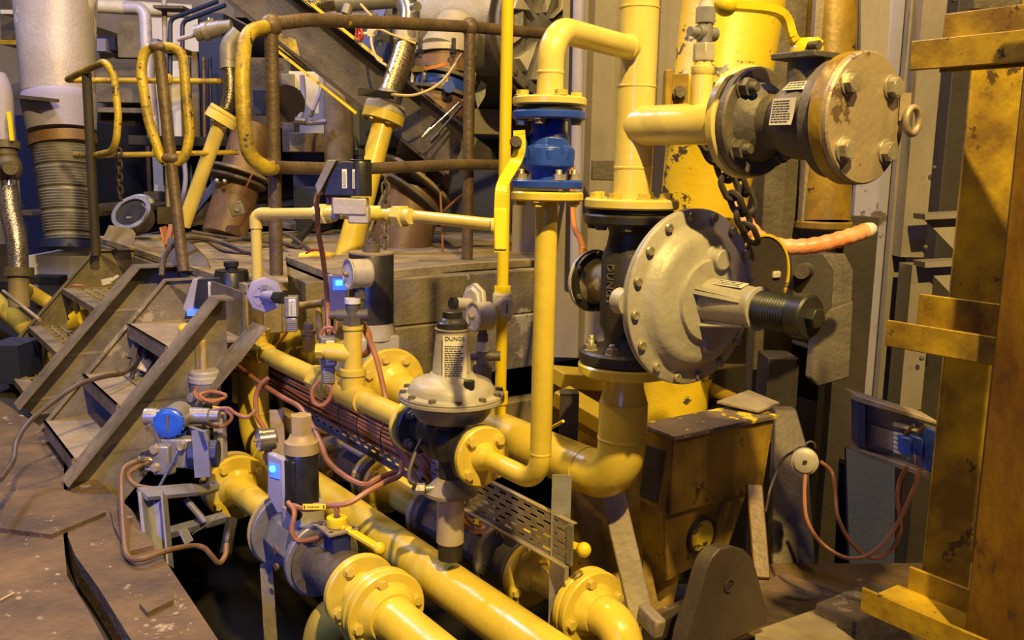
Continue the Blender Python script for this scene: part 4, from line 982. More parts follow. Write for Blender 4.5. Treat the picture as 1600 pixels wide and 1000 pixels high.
t.part('manifold', MB().box(mc + V((-.02,0,0)), (.12,.05,.09)).box(mc + V((.05,0,-.01)), (.05,.06,.07)).box(mc + V((-.055,-.02,-.015)), (.05,.05,.09)), 'zinc', bevel=.006)
t.part('sensor_body', MB().cyl(mc + V((.02,-.02,0)), mc + V((.105,-.01,-.0)), .043, seg=8), 'blue_st', bevel=.004)
for q_ in ((-.07,-.045,.02),(-.07,-.045,-.035),(.005,-.035,.03),(-.03,-.03,-.045)): t.inst('fitting_bolt', U['hex'], mc + V(q_), -Y, .012)
t.part('valve_handle', MB().cyl(mc + V((.0,-.05,.02)), mc + V((-.055,-.09,-.10)), .0045), 'chrome')
t.part('bleed_screw', MB().cyl(mc + V((-.06,-.02,.03)), mc + V((-.085,-.03,.085)), .008).hexa(mc + V((-.085,-.03,.075)), V((-.3,-.1,.6)), .012, .015), 'chrome')
for k,dy in enumerate((0,.02)):
    t.part('tube_fitting', MB().cyl(mc + V((-.07,-.03,-.02-dy*1.2)), mc + V((-.12,-.04,-.012-dy*1.5)), .010).hexa(mc + V((-.10,-.04,-.015-dy*1.5)), -X, .014, .014), 'chrome')
c([(232,718,2.2),(210,722,2.18),(192,735,2.15),(190,770,2.1),(193,830,1.98),(199,868,1.9),(222,873,1.87),(262,860,1.92),(300,853,2.0),(318,856,2.02),(330,868,2.03),(342,880,2.05),(352,868,2.08),(354,850,2.1)], .0075, 'brown', 'bare brown impulse tube in a long loop over the floor plates to a black hose', name='impulse_tube', cat='tube')
c([(232,722,2.2),(214,730,2.18),(200,742,2.16),(212,758,2.14),(240,764,2.14),(270,768,2.16),(296,765,2.2)], .0075, 'brown', 'short bare brown impulse tube bent from the transmitter to the grey hose fitting', name='impulse_tube', cat='tube')
single('black_hose', MB().tube(smooth_path([at(352,868,2.1), at(357,840,2.14), at(362,815,2.2)]), .017, 16), 'blackp', 'short black hose hanging below the round flange next to the transmitter bracket', 'hose')
single('grey_hose', MB().tube(smooth_path([at(296,765,2.2), at(315,766,2.24), at(335,760,2.3)]), .018, 16), 'zinc', 'short grey hose leading level into the round flange beside the transmitter', 'hose')
# bracket frame
t = T('transmitter_bracket', 'grey angle steel frame standing on the floor plates and carrying the transmitter', 'bracket', at(245,885,2.05))
ld = 2.1
t.part('upright', MB().beam(at(238,770,2.12), at(250,888,2.04), .058, .006, side=X).beam(at(222,772,2.09), at(234,890,2.01), .010, .05, side=X).beam(at(256,772,2.09), at(266,886,2.01), .006, .05, side=X), 'bracket', bevel=.002)
t.part('top_bar', MB().beam(at(222,772,2.08), at(300,765,2.2), .05, .012, side=Y), 'bracket')
t.part('cross_bar', MB().beam(at(255,835,2.12), at(350,808,2.3), .03, .02, side=Y), 'bracket')
t.part('post', MB().beam(at(313,672,2.2), at(318,745,2.2), .045, .02, side=X).beam(at(295,672,2.28), at(322,682,2.16), .01, .03, side=Y), 'bracket')
t.part('arm', MB().beam(at(322,722,2.4), at(352,714,2.5), .03, .01, side=Y).beam(at(322,738,2.4), at(362,728,2.5), .03, .012, side=Y), 'pinkgrey', bevel=.002)
t.part('stay', MB().cyl(at(290,780,2.2), at(320,815,2.2), .010), 'bracket')
single('name_tag', MB().prism([at(278,829,2.12), at(291,823,2.12), at(302,844,2.12), at(289,852,2.12)], Y*.002), 'zinc', 'small square metal tag wired to the bracket below the transmitter', 'tag')
cable([at(300,835,2.15), at(330,815,2.2), at(340,805,2.2)], .001, 'zinc', 'thin wire holding the square metal tag', name='wire', cat='wire')
# temperature head
hc = at(321, 598, 2.5); t = T('sensor_head', 'round grey sensor head with screw lid, standing left of the dusty yellow bend', 'sensor', hc - Z*.07)
t.part('body', MB().lathe(hc - Z*.075, Z, [(0,.04),(.01,.048),(.08,.050)], 28), 'alud'); t.part('lid', MB().lathe(hc + Z*.006, Z, [(0,.053),(.016,.053),(.02,.049),(.032,.049),(.038,.044)], 32), 'alu')
t.part('cable_gland', MB().cyl(hc + V((-.02,-.045,-.03)), hc + V((-.025,-.075,-.035)), .014), 'zinc')
c([(308,605,2.42),(304,616,2.4),(316,625,2.4),(345,624,2.42),(352,617,2.42),(330,612,2.42),(312,618,2.4),(330,628,2.4),(350,622,2.42)], .006, 'cable', 'brown cable wound in flat turns around the foot of the round sensor head')
c([(400,641,2.35),(385,652,2.34),(368,646,2.34),(355,638,2.34),(330,642,2.34),(320,652,2.34),(330,665,2.34),(350,665,2.34),(362,652,2.34),(352,640,2.34)], .006, 'cable', 'brown cable with one wide loop beside the blue transmitter')
c([(420,590,2.5),(408,600,2.5),(400,620,2.5),(402,650,2.48),(412,668,2.46),(420,690,2.46)], .008, 'cable', 'brown cable leaving the bundle end and dropping behind the chrome dial gauge')
dp = at(322, 680, 2.42)
t = T('pressure_sensor_stack', 'black and blue pressure sensor stack on a grey pipe, behind the transmitter bracket', 'sensor', dp - Z*.1)
t.part('lower_body', MB().cyl(dp - Z*.09, dp - Z*.03, .05, seg=28), 'blue_st'); t.part('black_band', MB().cyl(dp - Z*.03, dp + Z*.04, .052, seg=28), 'blackp')
t.part('top_plate', MB().cyl(dp + Z*.04, dp + Z*.06, .062, seg=28), 'alud'); t.part('blue_panel', MB().box(dp + V((.055,-.03,.0)), (.03,.05,.17)), 'wall_p', bevel=.004)
yb_ = at(243, 668, 2.6)
t = T('yellow_flange_end', 'bright yellow bolted pipe end tucked behind the blue transmitter', 'flange', yb_ - Z*.08)
t.part('plate', MB().lathe(yb_, V((-.4,-1,0)), [(0,.05),(.02,.052),(.025,.03),(.05,.03)], 8).tube(smooth_path([yb_, yb_ + V((.06,0,.0)), yb_ + V((.09,0,-.1))]), .03, 16), 'bright'); t.inst('bolt', U['hex_y'], yb_ + V((0,-.05,.02)), V((-.3,-1,0)), .02)
# chrome gauge left of D actuator
gg, fcc = dial_gauge('chrome pressure gauge standing behind the glowing blue side box', at(405,688,2.3), V((-.85,-.5,.0)), .034, .05, vert(at(413,690,2.3), 728).z, 5, drum='chrome')
single('support_strut', MB().beam(at(432,640,2.5), at(436,715,2.5), .045, .01, side=X), 'gas_dusty', 'flat dusty yellow strut behind the chrome dial gauge', 'strut')
# legs under D train
for i, (px, y0, y1, d_) in enumerate(((416, 880, 1010, 2.15),)):
    single('support_stanchion', MB().beam(at(px, y0, d_), at(px+8, y1, d_-.1), .035, .006, side=X), 'steel', 'narrow grey steel leg going down into the pit under the big black actuator', 'post')
# yellow handrail-like bent bar (280,515)
single('bent_rod', MB().tube(fillet([at(350,512,2.72), at(281,512,2.6), at(320,538,2.5)], .03, 8), .016, 16), 'gas', 'bent yellow rod doubling back over the near stair stringer', 'rod')
single('support_rod', MB().cyl(at(317,534,2.5), at(318,600,2.5), .011), 'gas_dusty', 'thin yellow upright under the bent yellow rod', 'rod')
# ================================================================== SETTING
ZP = 1.06; ZF = .50; ZG = .30
def struct(name, mb, m, bevel=0, base=None): return single(name, mb, m, None, None, kind='structure', bevel=bevel, base=base)
def poly_z(px, z): return [onz(a, b, z) for a, b in px]
# platform top: edge along D2 in front, edge along D1 at the stair
pe = onz(730, 412, ZP); pc_ = onz(329, 458, ZP)
cornD2 = pe.dot(D1); cornD1 = pc_.dot(D2) + .02
def dd(a, b, z): return D1*a + D2*b + Z*z          # point from train-aligned coordinates
kD1 = pe.dot(D1) - .0                              # front edge at this D1 coordinate
front = pc_.dot(D1)
cornD1 = onz(332, 428, ZP).dot(D2)
pA = onz(384, 445, ZP); pB_ = onz(446, 401, ZP); pC = onz(516, 427, ZP); pD = onz(562, 429, ZP)
kk = pA.dot(D1); qa = onz(178, 368, ZP).dot(D1)
def on_c(P): return (P.dot(D1), P.dot(D2))
edge = [dd(kk, cornD1, ZP), dd(kk, cornD1 + .16, ZP), pB_, pC, pD, onz(730, 412, ZP), dd(kD1, 5.0, ZP)]
deck = [p - Z*.03 for p in edge + [dd(qa+1.5, 5.0, ZP), dd(qa+1.5, cornD1+1.4, ZP), dd(qa, cornD1+1.4, ZP), dd(qa, cornD1, ZP)]]
struct('platform_floor', MB().prism(deck, Z*.03), 'dust')
def face(i, j, z0, h, inset, m, name, th=.08):
    a, b_ = edge[i], edge[j]; n = (b_ - a).normalized().cross(Z); n = n if n.dot(D1) > 0 else -n
    a = a + n*inset; b_ = b_ + n*inset
    return struct(name, MB().prism([hz(a, z0), hz(b_, z0), hz(b_, z0-h), hz(a, z0-h)], n*th), m, bevel=.006)
face(4, 6, ZP-.031, .20, .02, 'concrete', 'platform_beam_upper')
face(4, 6, ZP-.235, .25, .0, 'concrete', 'platform_beam_lower')
face(3, 4, ZP-.031, .46, .02, 'concrete', 'platform_beam_corner')
face(2, 3, ZP-.031, .40, .02, 'concrete', 'platform_beam_notch')
face(1, 2, ZP-.031, .16, .02, 'concrete', 'platform_beam_return')
face(0, 1, ZP-.031, .16, .01, 'steel_l', 'platform_beam_stair')
def edge_beam(a0, b0, a1, b1, z0, h, m, name, th=.09):
    return struct(name, MB().beam(dd(a0, b0, z0-h/2), dd(a1, b1, z0-h/2), th, h, side=None), m, bevel=.006)
edge_beam(kD1-.15, cornD1+.9, kD1-.15, 4.2, ZP-.62, .16, 'steel_l', 'sill_beam_front')
edge_beam(kk+.06, cornD1+.04, qa-.05, cornD1+.04, ZP-.036, .16, 'steel_l', 'platform_side_beam')
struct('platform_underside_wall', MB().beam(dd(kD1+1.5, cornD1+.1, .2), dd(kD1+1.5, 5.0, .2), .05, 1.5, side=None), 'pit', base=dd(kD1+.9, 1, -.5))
# floors
sl = MB().prism(poly_z([(-420,1400),(-700,560),(60,560),(130,742),(165,790),(158,838),(340,1250)], ZF-.0), Z*-.05)
s1 = poly_z([(-500,1500),(-900,620),(-40,600),(100,690),(99,838),(105,900),(140,957),(165,1003),(250,1180),(300,1500)], ZF)
s2 = poly_z([(104,700),(135,735),(205,796),(343,1003),(560,1330),(400,1330),(235,1055),(205,1000),(152,915),(117,867),(106,838)], ZF)
struct('floor_plate_front', MB().prism(s1, Z*-.05), 'slab')
struct('floor_plate_edge', MB().prism(s2, Z*-.08), 'slab')
struct('floor_channel', MB().prism(poly_z([(80,800),(130,830),(360,1300),(200,1300)], ZF-.10), Z*-.02), 'dark')
struct('floor_under_stair', MB().prism(poly_z([(-900,620),(-900,440),(250,440),(200,690),(130,735),(-40,640)], ZF-.04), Z*-.05), 'pit')  # near-black colour stands in for the shade beneath the steps
for i,(poly, zz0) in enumerate((([(0,770),(90,760),(160,790),(165,800),(80,835),(0,825)], .012), ([(218,942),(262,925),(272,936),(230,957)], .012), ([(172,795),(178,822),(198,862),(240,852),(205,800)], .012))):
    single('floor_patch_plate', MB().prism(poly_z(poly, ZF+zz0), Z*-zz0), 'slab', ['big flat plate lying over the joint of the floor plates near the lower corner', 'small oblong plate lying on the narrow floor strip by the pit', 'narrow worn plate beside the dark gap in the floor'][i], 'plate')
# dust lumps on floor
rng = random.Random(3)
lm = MB()
for k in range(60):
    p = onz(rng.uniform(10,330), rng.uniform(820,990), ZF)
    qx, qy = proj(p)[:2]
    if qx > 60 + (qy-840)*.62 and not (125 + (qy-850)*.72 < qx < 190 + (qy-850)*.72): continue
    lm.ball(p, rng.uniform(.002,.007), 6, 4, (1.2,1,.6))
single('grit', lm, 'dust', 'loose lumps of grit scattered over the dusty floor plates', 'grit', kind='stuff')
single('stick', MB().cyl(onz(0,938,ZF+.005), onz(22,926,ZF+.008), .002), 'beige', 'short straw lying on the dusty floor plate at the edge of the picture', 'stick')
# pit
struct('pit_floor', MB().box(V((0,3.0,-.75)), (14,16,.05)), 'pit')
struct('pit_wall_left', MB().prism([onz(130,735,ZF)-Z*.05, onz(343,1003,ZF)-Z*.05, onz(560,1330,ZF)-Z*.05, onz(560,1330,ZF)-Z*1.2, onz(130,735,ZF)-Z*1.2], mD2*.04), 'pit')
# ground on the right, behind the machine foot
gr = poly_z([(985,1010),(1010,960),(1200,880),(1600,880),(2300,900),(2300,1700),(900,1700)], ZG)
struct('ground_right', MB().prism(gr, Z*-.08), 'slab')
single('ground_plate', MB().prism(poly_z([(1180,985),(1285,948),(1318,966),(1306,978),(1350,1010),(1180,1060)], ZG+.06), Z*-.015), 'steel_l', 'pale loose plate with ragged edge on the ground by the yellow frame foot', 'plate')
single('ground_sheet', MB().prism(poly_z([(1200,905),(1225,895),(1335,935),(1300,948),(1215,985),(1150,1000)], ZG+.02), Z*-.015), 'slab', 'dark flat sheet on the ground between the lug plate and the pale plate', 'plate')
single('kerb_block', MB().box(onz(1345,975,ZG+.02), (.12,.25,.14), (D1,D2,Z)), 'concrete', 'dusty block on the ground under the lowest yellow channel', 'block', bevel=.01)

# ================================================================== STAIRS
c4 = onz(329,462,ZP); c3 = onz(256,436,ZP); c2 = onz(207,413,ZP); c1 = onz(147,390,ZP)
n4 = D1; 
b4 = onplane(117,722,c4,D1); slope = (c4.z - b4.z)/((c4-b4).dot(D2))
TL = cornD1 - c3.dot(D2)
def stringer(cc, ylab, bz, toplen, lip=.08, plate=.17, name='stair_stringer'):
    dn = (-D2 - Z*slope).normalized(); L = (cc.z - bz)/(-dn.z)
    end = cc + dn*L
    t = T(name, ylab, 'stringer', V((end.x, end.y, bz)))
    perp = (Z - dn*dn.dot(Z)).normalized()
    t.part('web_plate', MB().prism([cc, end, end - perp*plate, cc - perp*plate*1.0 + D2*.03, cc + D2*toplen - Z*plate*1.25, cc + D2*toplen], D1*.006), 'stair')
    m = MB().prism([cc, end, end - perp*.007, cc - perp*.007], mD*lip).prism([cc + D2*toplen, cc, cc - Z*.007, cc + D2*toplen - Z*.007], mD*lip)
    t.part('upper_lip', m, 'stair')
    if lip > .03:
        a = cc - perp*plate + D2*.03; b_ = end - perp*plate
        t.part('lower_lip', MB().prism([a, b_, b_ - perp*.008, a - perp*.008], mD*lip*1.35), 'stair')
    return t
S4 = stringer(c4, 'near stair stringer channel with dark blue-shaded web, beside the blue transmitter', ZF+.02, .05, .085, .15)
S3 = stringer(c3, 'tan upright stair side plate, ending in the plate under the worn handrail post', ZF+.05, TL, .02, .24)
S2 = stringer(c2, 'long stair stringer channel between the open grating steps and the sheet steps', ZF+.02, TL, .11, .17)
S1 = stringer(c1, 'far stair stringer plate edging the open grating steps', ZF, TL, .02, .24)
def tread(pL, pR, depth_, label, grating=False, riser=True, grp=None):
    # front edge from pL to pR (along D1), tread runs back along D2
    t = T('stair_tread', label, 'step', (pL+pR)/2 - Z*.04, grp)
    a = (pR - pL); Lw = a.length; a.normalize()
    if not grating:
        t.part('tread_plate', MB().prism([pL, pR, pR + D2*depth_, pL + D2*depth_], Z*-.008), 'steel_l')
        t.part('front_edge', MB().prism([pL, pR, pR - Z*.05, pL - Z*.05], D2*.008), 'stair')
        if riser: t.part('riser_plate', MB().prism([pL + D2*depth_, pR + D2*depth_, pR + D2*depth_ + Z*.16, pL + D2*depth_ + Z*.16], D2*.006), 'stair')
    else:
        m = MB(); 
        n = 9
        for i in range(n+1): m.beam(pL + a*(Lw*i/n), pL + a*(Lw*i/n) + D2*depth_, .005, .012, side=a)
        for i in range(6): m.beam(pL + D2*(.05 + (depth_-.05)*i/5), pR + D2*(.05 + (depth_-.05)*i/5), .009, .008, side=D2)
        t.part('grating_bars', m, 'steel_l')
        t.part('front_edge', MB().box((pL+pR)/2 + D2*.02, (Lw, .055, .028), (a, D2, Z)), 'stair')
    return t
def on_line(px, py, z): return onz(px, py, z)
w43 = (c3-c4).dot(D1); w21 = (c1-c2).dot(D1)
def step(cA, cB, px, py, dep, label, **k):
    # front edge: on stringer A's plane through the pixel
    p = onplane(px, py, cA, D1); q = V((p.x, p.y, p.z)) + D1*((cB-cA).dot(D1))
    return tread(q, p, dep, label, **k)
step(c4, c3, 258, 541, .26, 'topmost solid sheet step, dusty, at the head of the near flight')
step(c4, c3, 181, 632, .25, 'middle solid sheet step with a thin cable lying across it')
step(c4, c3, 112, 716, .25, 'lowest solid sheet step of the near flight')
step(c2, c1, 152, 487, .25, 'topmost open grating step behind the middle stringer', grating=True)
step(c2, c1, 92, 556, .25, 'second open grating step behind the middle stringer', grating=True)
step(c2, c1, 47, 625, .25, 'lowest open grating step behind the middle stringer', grating=True)
for i,(a_,b_,l_) in enumerate((((44,660),(0,748),'thin dark cable running down off the middle step to the floor'),)): pass
cable([at(222,535,2.75), at(214,560,2.7), at(195,582,2.6), at(165,588,2.5), at(125,600,2.42), at(80,630,2.35), at(45,660,2.3), at(26,690,2.22), at(20,720,2.15), at(0,750,2.05)], .008, 'cable_d', 'dark cable lying across the sheet step and running down over the floor plates')
single('clamp', MB().beam(at(220,528,2.75), at(205,560,2.7), .03, .012, side=X).beam(at(212,545,2.7), at(206,592,2.66), .014, .008, side=X).beam(at(222,522,2.76), at(228,560,2.7), .012, .02, side=X), 'dark', 'dark welding clamp lying open on the middle sheet step', 'clamp')
single('cardboard_scrap', MB().prism([at(226,556,2.72), at(238,566,2.7), at(228,582,2.66), at(214,576,2.68)], Z*.003), 'beige', 'small tan card scrap beside the welding clamp', 'scrap')
single('blue_pipe_end', MB().cyl(at(236,556,2.85), at(233,548,2.95), .018), 'blue_tx', 'small blue pipe end seen under the sheet step', 'pipe')
single('crumpled_rag', MB().beam(at(161,441,3.3), at(174,438,3.3), .03, .025).beam(at(174,438,3.3), at(184,431,3.3), .02, .012), 'white', 'crumpled pale scrap lying on the upper grating step', 'scrap')
single('leaf_scrap', MB().ball(at(121,446,3.4), .02, 8, 5, (1.6,1,.35)), 'cable', 'small orange-brown scrap on the upper grating step', 'scrap')
single('yellow_coupling', MB().cyl(at(114,508,3.45), at(136,498,3.4), .03, .045).cyl(at(112,498,3.5), at(122,490,3.5), .022), 'bright', 'rounded yellow pipe fitting glimpsed behind the middle stringer', 'pipe fitting')
# toe/side plates at the stair head and the hatch plate on the deck
single('kick_plate', MB().prism([at(170,352,3.75), at(205,358,3.6), at(211,366,3.55), at(207,385,3.5), at(160,374,3.7)], Y*.01), 'steel_l', 'small rounded dusty plate standing at the head of the far stringer', 'plate')
single('bin_sheet', MB().prism([at(262,372,3.35), at(300,382,3.3), at(322,405,3.2), at(328,422,3.1), at(285,424,3.15), at(258,408,3.3)], V((.0,.02,0))), 'steel', 'curved dusty grey sheet leaning behind the worn handrail post', 'plate')
single('red_clamp', MB().beam(at(256,356,3.4), at(264,388,3.38), .03, .03, side=X).beam(at(268,352,3.4), at(262,384,3.36), .02, .02, side=X), 'orange_h', 'rust red clamp handles leaning behind the worn handrail post', 'clamp')
cable([at(252,432,3.1), at(256,405,3.15), at(268,385,3.2), at(290,372,3.25), at(330,374,3.3), at(370,388,3.3), at(400,398,3.3)], .012, 'cable_d', 'thick dark cable arching out of the stairwell over the dusty deck')
cable([at(282,382,3.3), at(320,376,3.4), at(350,392,3.4), at(398,396,3.4)], .009, 'cable_d', 'dark cable lying on the deck next to the arching cable')

# ================================================================== RAILINGS
tr_ = .0265
def hpost(px, ytop, ybot, d_, ref): 
    P = at(px, ref, d_); return vert(P, ytop), vert(P, ybot)
# main handrail on the platform edge
L0, L1 = hpost(424, 40, 458, 2.85, 60); R0, R1 = hpost(734, 42, 486, 3.44, 60)
rt = T('handrail', 'brown-worn tubular handrail with a yellow looped end, standing along the platform in the centre', 'handrail', L1)
ext = (R0 - L0).normalized()
topr = [at(380,155,2.72), at(380,100,2.72), at(386,62,2.74), at(410,44,2.8), L0 + Z*.01, at(500,30,2.95), at(620,36,3.2), R0, at(800,48,3.6), at(890,56,3.8)]
rt.part('top_rail', MB().tube(fillet([L0 + Z*.005, at(480,31,2.93), at(620,36,3.2), R0, at(800,48,3.58), at(900,57,3.82)], [.4,.6,.5,.5], 8), tr_, 16), 'rail_b')
rt.part('yellow_loop', MB().tube(fillet([L0, at(384,50,2.76), at(378,110,2.72), at(380,180,2.72), at(388,245,2.74), at(418,264,2.8), at(428,262,2.83)], [.12,.3,.4,.12,.05], 8), tr_*1.03, 16), 'rail_y')
rt.part('mid_rail', MB().tube(fillet([at(400,255,2.78), at(440,262,2.88), at(560,264,3.1), at(720,257,3.42), at(790,258,3.58), at(900,262,3.8)], .4, 6), tr_*.92, 16), 'rail_b')
rt.part('post', MB().cyl(L0, L1, tr_*.98, seg=20).ball(L0, tr_*1.6), 'rail_b'); rt.part('post', MB().cyl(R0, R1, tr_, seg=20).ball(R0, tr_*1.6), 'rail_b')
rt.part('post_foot', MB().box(R1 - X*.04 + Y*.02, (.12,.04,.10)).cyl(R1 - X*.06 + Z*.05 - Y*.02, R1 - X*.06 + Z*.05 + Y*.02, .045), 'steel_l', bevel=.004)
# looped stanchion by the stair
P0, P1 = hpost(254, 72, 424, 3.1, 90); P0 = at(248,74,3.1); P1 = at(287,424,3.1)
s = T('stair_handrail', 'narrow yellow racetrack-shaped handrail loop welded round a brown post at the stair head', 'handrail', P1)
loop = fillet([at(246,72,3.1), at(285,76,3.1), at(297,215,3.1), at(288,250,3.1), at(256,258,3.1), at(232,190,3.1), at(220,110,3.1), at(226,78,3.1), at(246,72,3.1)], [.07,.3,.06,.09,.3,.2,.05], 8)
s.part('loop_rail', MB().tube(loop[:-1], .0205, 14, closed=True), 'rail_y')
s.part('post', MB().tube([P0, at(266,240,3.1), P1], .024, 18), 'rail_b')
s.part('weld_collar', MB().ball(P0, .036, sc=(1.2,1,.7)), 'rail_b'); s.part('weld_collar', MB().ball(at(268,248,3.1), .036, sc=(1.2,1,.7)), 'rail_b')
# far rail
s = T('far_handrail', 'thin yellow two-bar handrail with an open bent end, beyond the stair head', 'handrail', at(150,392,3.6))
s.part('bent_end', MB().tube(fillet([at(106,124,3.75), at(128,112,3.6), at(165,96,3.45), at(178,118,3.45), at(185,180,3.45), at(181,236,3.45), at(150,243,3.6), at(118,242,3.7)], [.02,.05,.08,.2,.1,.05], 8), .0165, 14), 'rail_y')
s.part('post', MB().cyl(at(135,110,3.6), at(150,400,3.6), .022, seg=16), 'dark')
s.part('top_bar', MB().cyl(at(106,125,3.75), at(372,127,4.1), .0145, seg=12), 'rail_y')
s.part('lower_bar', MB().cyl(at(150,243,3.7), at(372,238,4.1), .0135, seg=12), 'rail_y')
s.part('bar_boss', MB().ball(at(262,124,3.95), .03), 'rail_y')
# ================================================================== RIGHT SIDE
# big yellow machine mast with peeling paint
t = T('machine_mast', 'huge round yellow machine mast with peeling chipped paint, rising behind the thick pale riser', 'mast', at(1052,650,2.42))
m0 = at(1040,720,2.45); m1 = at(1155,-60,2.32)
dv = (m1-m0); Lm = dv.length
t.part('mast_tube', MB().lathe(m0, dv, [(0,.105),(Lm*.18,.108),(Lm*.36,.112),(Lm*.37,.118),(Lm*.385,.118),(Lm*.395,.116),(Lm*.52,.130),(Lm*.53,.134),(Lm*.74,.150),(Lm*.75,.156),(Lm*.765,.156),(Lm*.775,.150),(Lm,.160)], 48), 'damaged')
t.part('side_lug', MB().box(at(1055,140,2.2), (.07,.03,.09)).box(at(1043,140,2.18), (.02,.05,.11)), 'rusty_y', bevel=.003); t.inst('bolt', U['hexi'], at(1062,145,2.18), -Y, .016)
# machine foot box
k0 = at(1054,687,1.98)
def bb(a, b, c_): return k0 + mD*a*-1 + D2*b + Z*c_
W_ = (along(k0, D2, 1206) - k0).dot(D2)
Hh = k0.z - vert(k0, 806).z
t = T('machine_foot_box', 'large dented yellow steel box with paint worn off its top edge, below the machine mast', 'machine box', k0 - Z*Hh)
t.part('front_plate', MB().prism([bb(0,0,0), bb(0,W_,0), bb(0,W_-.03,-Hh*.98), bb(0,-.0,-Hh)], D1*.012), 'rusty_y', bevel=.003)
t.part('top_plate', MB().prism([bb(-.012,-.01,0), bb(-.012,W_+.01,0), bb(.13,W_+.03,0), bb(.13,-.0,0)], Z*.014), 'worn', bevel=.003)
t.part('side_plate', MB().prism([bb(0,0,0), bb(.12,0,0), bb(.14,0,-Hh*.95), bb(.02,0,-Hh)], D2*.01), 'rusty_y')
t.part('side_recess', MB().prism([bb(.03,-.003,-.04), bb(.1,-.003,-.04), bb(.12,-.003,-Hh*.9), bb(.05,-.003,-Hh*.9)], D2*.004), 'dark')
t.part('right_side', MB().prism([bb(0,W_,0), bb(.13,W_,0), bb(.13,W_-.03,-Hh), bb(0,W_-.03,-Hh)], D2*.008), 'rusty_y')
lo = MB().prism([bb(.02,.0,-Hh), bb(.02,W_-.06,-Hh*.98), bb(.02,W_-.13,-Hh*1.75), bb(.02,.02,-Hh*1.95)], D1*.012)
t.part('lower_plate', lo, 'rusty_y', bevel=.003)
cc_ = onplane(1095,836, bb(.018,0,0), D1)
cv = t.part('round_cover', MB().disc(cc_, mD, .046, .006, 36), 'damaged'); t.part('cover_ring', MB().ring(cc_ + mD*.001, mD, .045, .054, .008, 36), 'dark', parent=cv)
t.part('back_flap', MB().prism([at(1170,612,2.3), at(1218,632,2.2), at(1185,645,2.15), at(1120,630,2.2)], Z*.006), 'steel_l')
t.part('brace', MB().cyl(at(1100,603,2.42), at(1160,630,2.3), .02, seg=12), 'rusty_y')
for (a,b_,w_,l_,mm) in ((at(1178,758,2.12), at(1190,905,2.0), .045, 'narrow yellow steel strut to the ground beside the foot box', 'rusty_y'), (at(952,750,1.98), at(1005,975,1.9), .062, 'grey worn steel strut slanting down between the pipe bend and the foot box', 'steel_l')):
    single('steel_strut', MB().beam(a, b_, w_, .02, side=X), mm, l_, 'strut', bevel=.004)
# yellow frame beams behind the bend
f0 = at(868,580,2.35)
t = T('machine_base_frame', 'grimy yellow machine base frame with flaking top beams, behind the thick pipe bend', 'frame', at(880,960,2.3))
t.part('upper_beam', MB().beam(at(866,588,2.38), at(1010,600,2.55), .10, .05, side=Y), 'damaged', bevel=.004)
t.part('upper_face', MB().box(at(925,630,2.45), (.30,.02,.16)), 'rusty_y')
t.part('slanted_beam', MB().beam(at(876,618,2.25), at(960,668,2.15), .07, .05, side=X+Y*.4), 'damaged', bevel=.004)
t.part('slanted_face', MB().prism([at(882,640,2.25), at(960,690,2.15), at(960,790,2.15), at(882,740,2.25)], Y*.02), 'rusty_y')
t.part('body_plate', MB().prism([at(878,690,2.3), at(1010,700,2.3), at(1040,990,2.15), at(900,1010,2.15)], Y*.05), 'rusty_y')
t.part('inner_plate', MB().prism([at(1000,770,2.2), at(1060,800,2.2), at(1060,905,2.15), at(1040,1000,2.1), at(1010,1000,2.1)], Y*.02), 'rusty_y')
t.part('foot', MB().box(at(1045,955,2.2), (.35,.3,.03)), 'dark')
single('lumpy_bracket', MB().beam(at(1003,955,1.8), at(1032,985,1.75), .05, .03, side=Z), 'steel_l', 'small lumpy grey foot at the lower end of the grey worn strut', 'foot', bevel=.006)
# lug plate
lp0 = at(1130,930,1.8)
def lg(px, py): return onplane(px, py, lp0, (D1*.9 + D2*.1).normalized())
pl_ = [lg(1064,1040), lg(1075,985), lg(1092,935), lg(1103,892), lg(1112,872), lg(1126,857), lg(1145,853), lg(1162,858), lg(1174,870), lg(1182,890), lg(1192,930), lg(1199,955), lg(1199,975)]
t = T('lug_plate', 'thick dark lug plate with rounded top and one hole, before the yellow foot box', 'plate', lp0 - Z*.12)
t.part('plate', MB().prism(pl_, D1*.035 - D2*.012), 'lug', bevel=.003)
hcn = lg(1138,914); t.part('hole', MB().disc(hcn - D1*.0012, mD, .0145, .001, 24), 'pit'); t.part('hole_bore', MB().ring(hcn - D1*.002, mD, .0135, .0160, .003, 24), 'lug')
single('base_rail', MB().beam(at(1010,990,1.9), at(1075,960,2.0), .05, .03, side=Z), 'dark', 'dark steel base rail at the foot of the lug plate', 'rail')
# ---- container wall and columns behind
def vbox(px0, px1, y0, y1, d_, th, m, name=None, label=None, cat=None, kind=None, bevel=.004, ref=None, dx=X, dy=Y):
    a = at(px0, ref or (y0+y1)/2, d_); b_ = at(px1, ref or (y0+y1)/2, d_); w_ = (b_-a).length; cx = (a+b_)/2
    zt, zb_ = vert(cx, y0).z, vert(cx, y1).z
    mb = MB().box(V((cx.x, cx.y, (zt+zb_)/2)) + dy*th/2, (w_, th, zt-zb_), (dx, dy, Z))
    if name is None: return mb
    return single(name, mb, m, label, cat, kind=kind, bevel=bevel)
struct('wall_back_right', MB().box(V((2.45,5.1,1.4)), (3.9,.08,4.8)), 'dark')
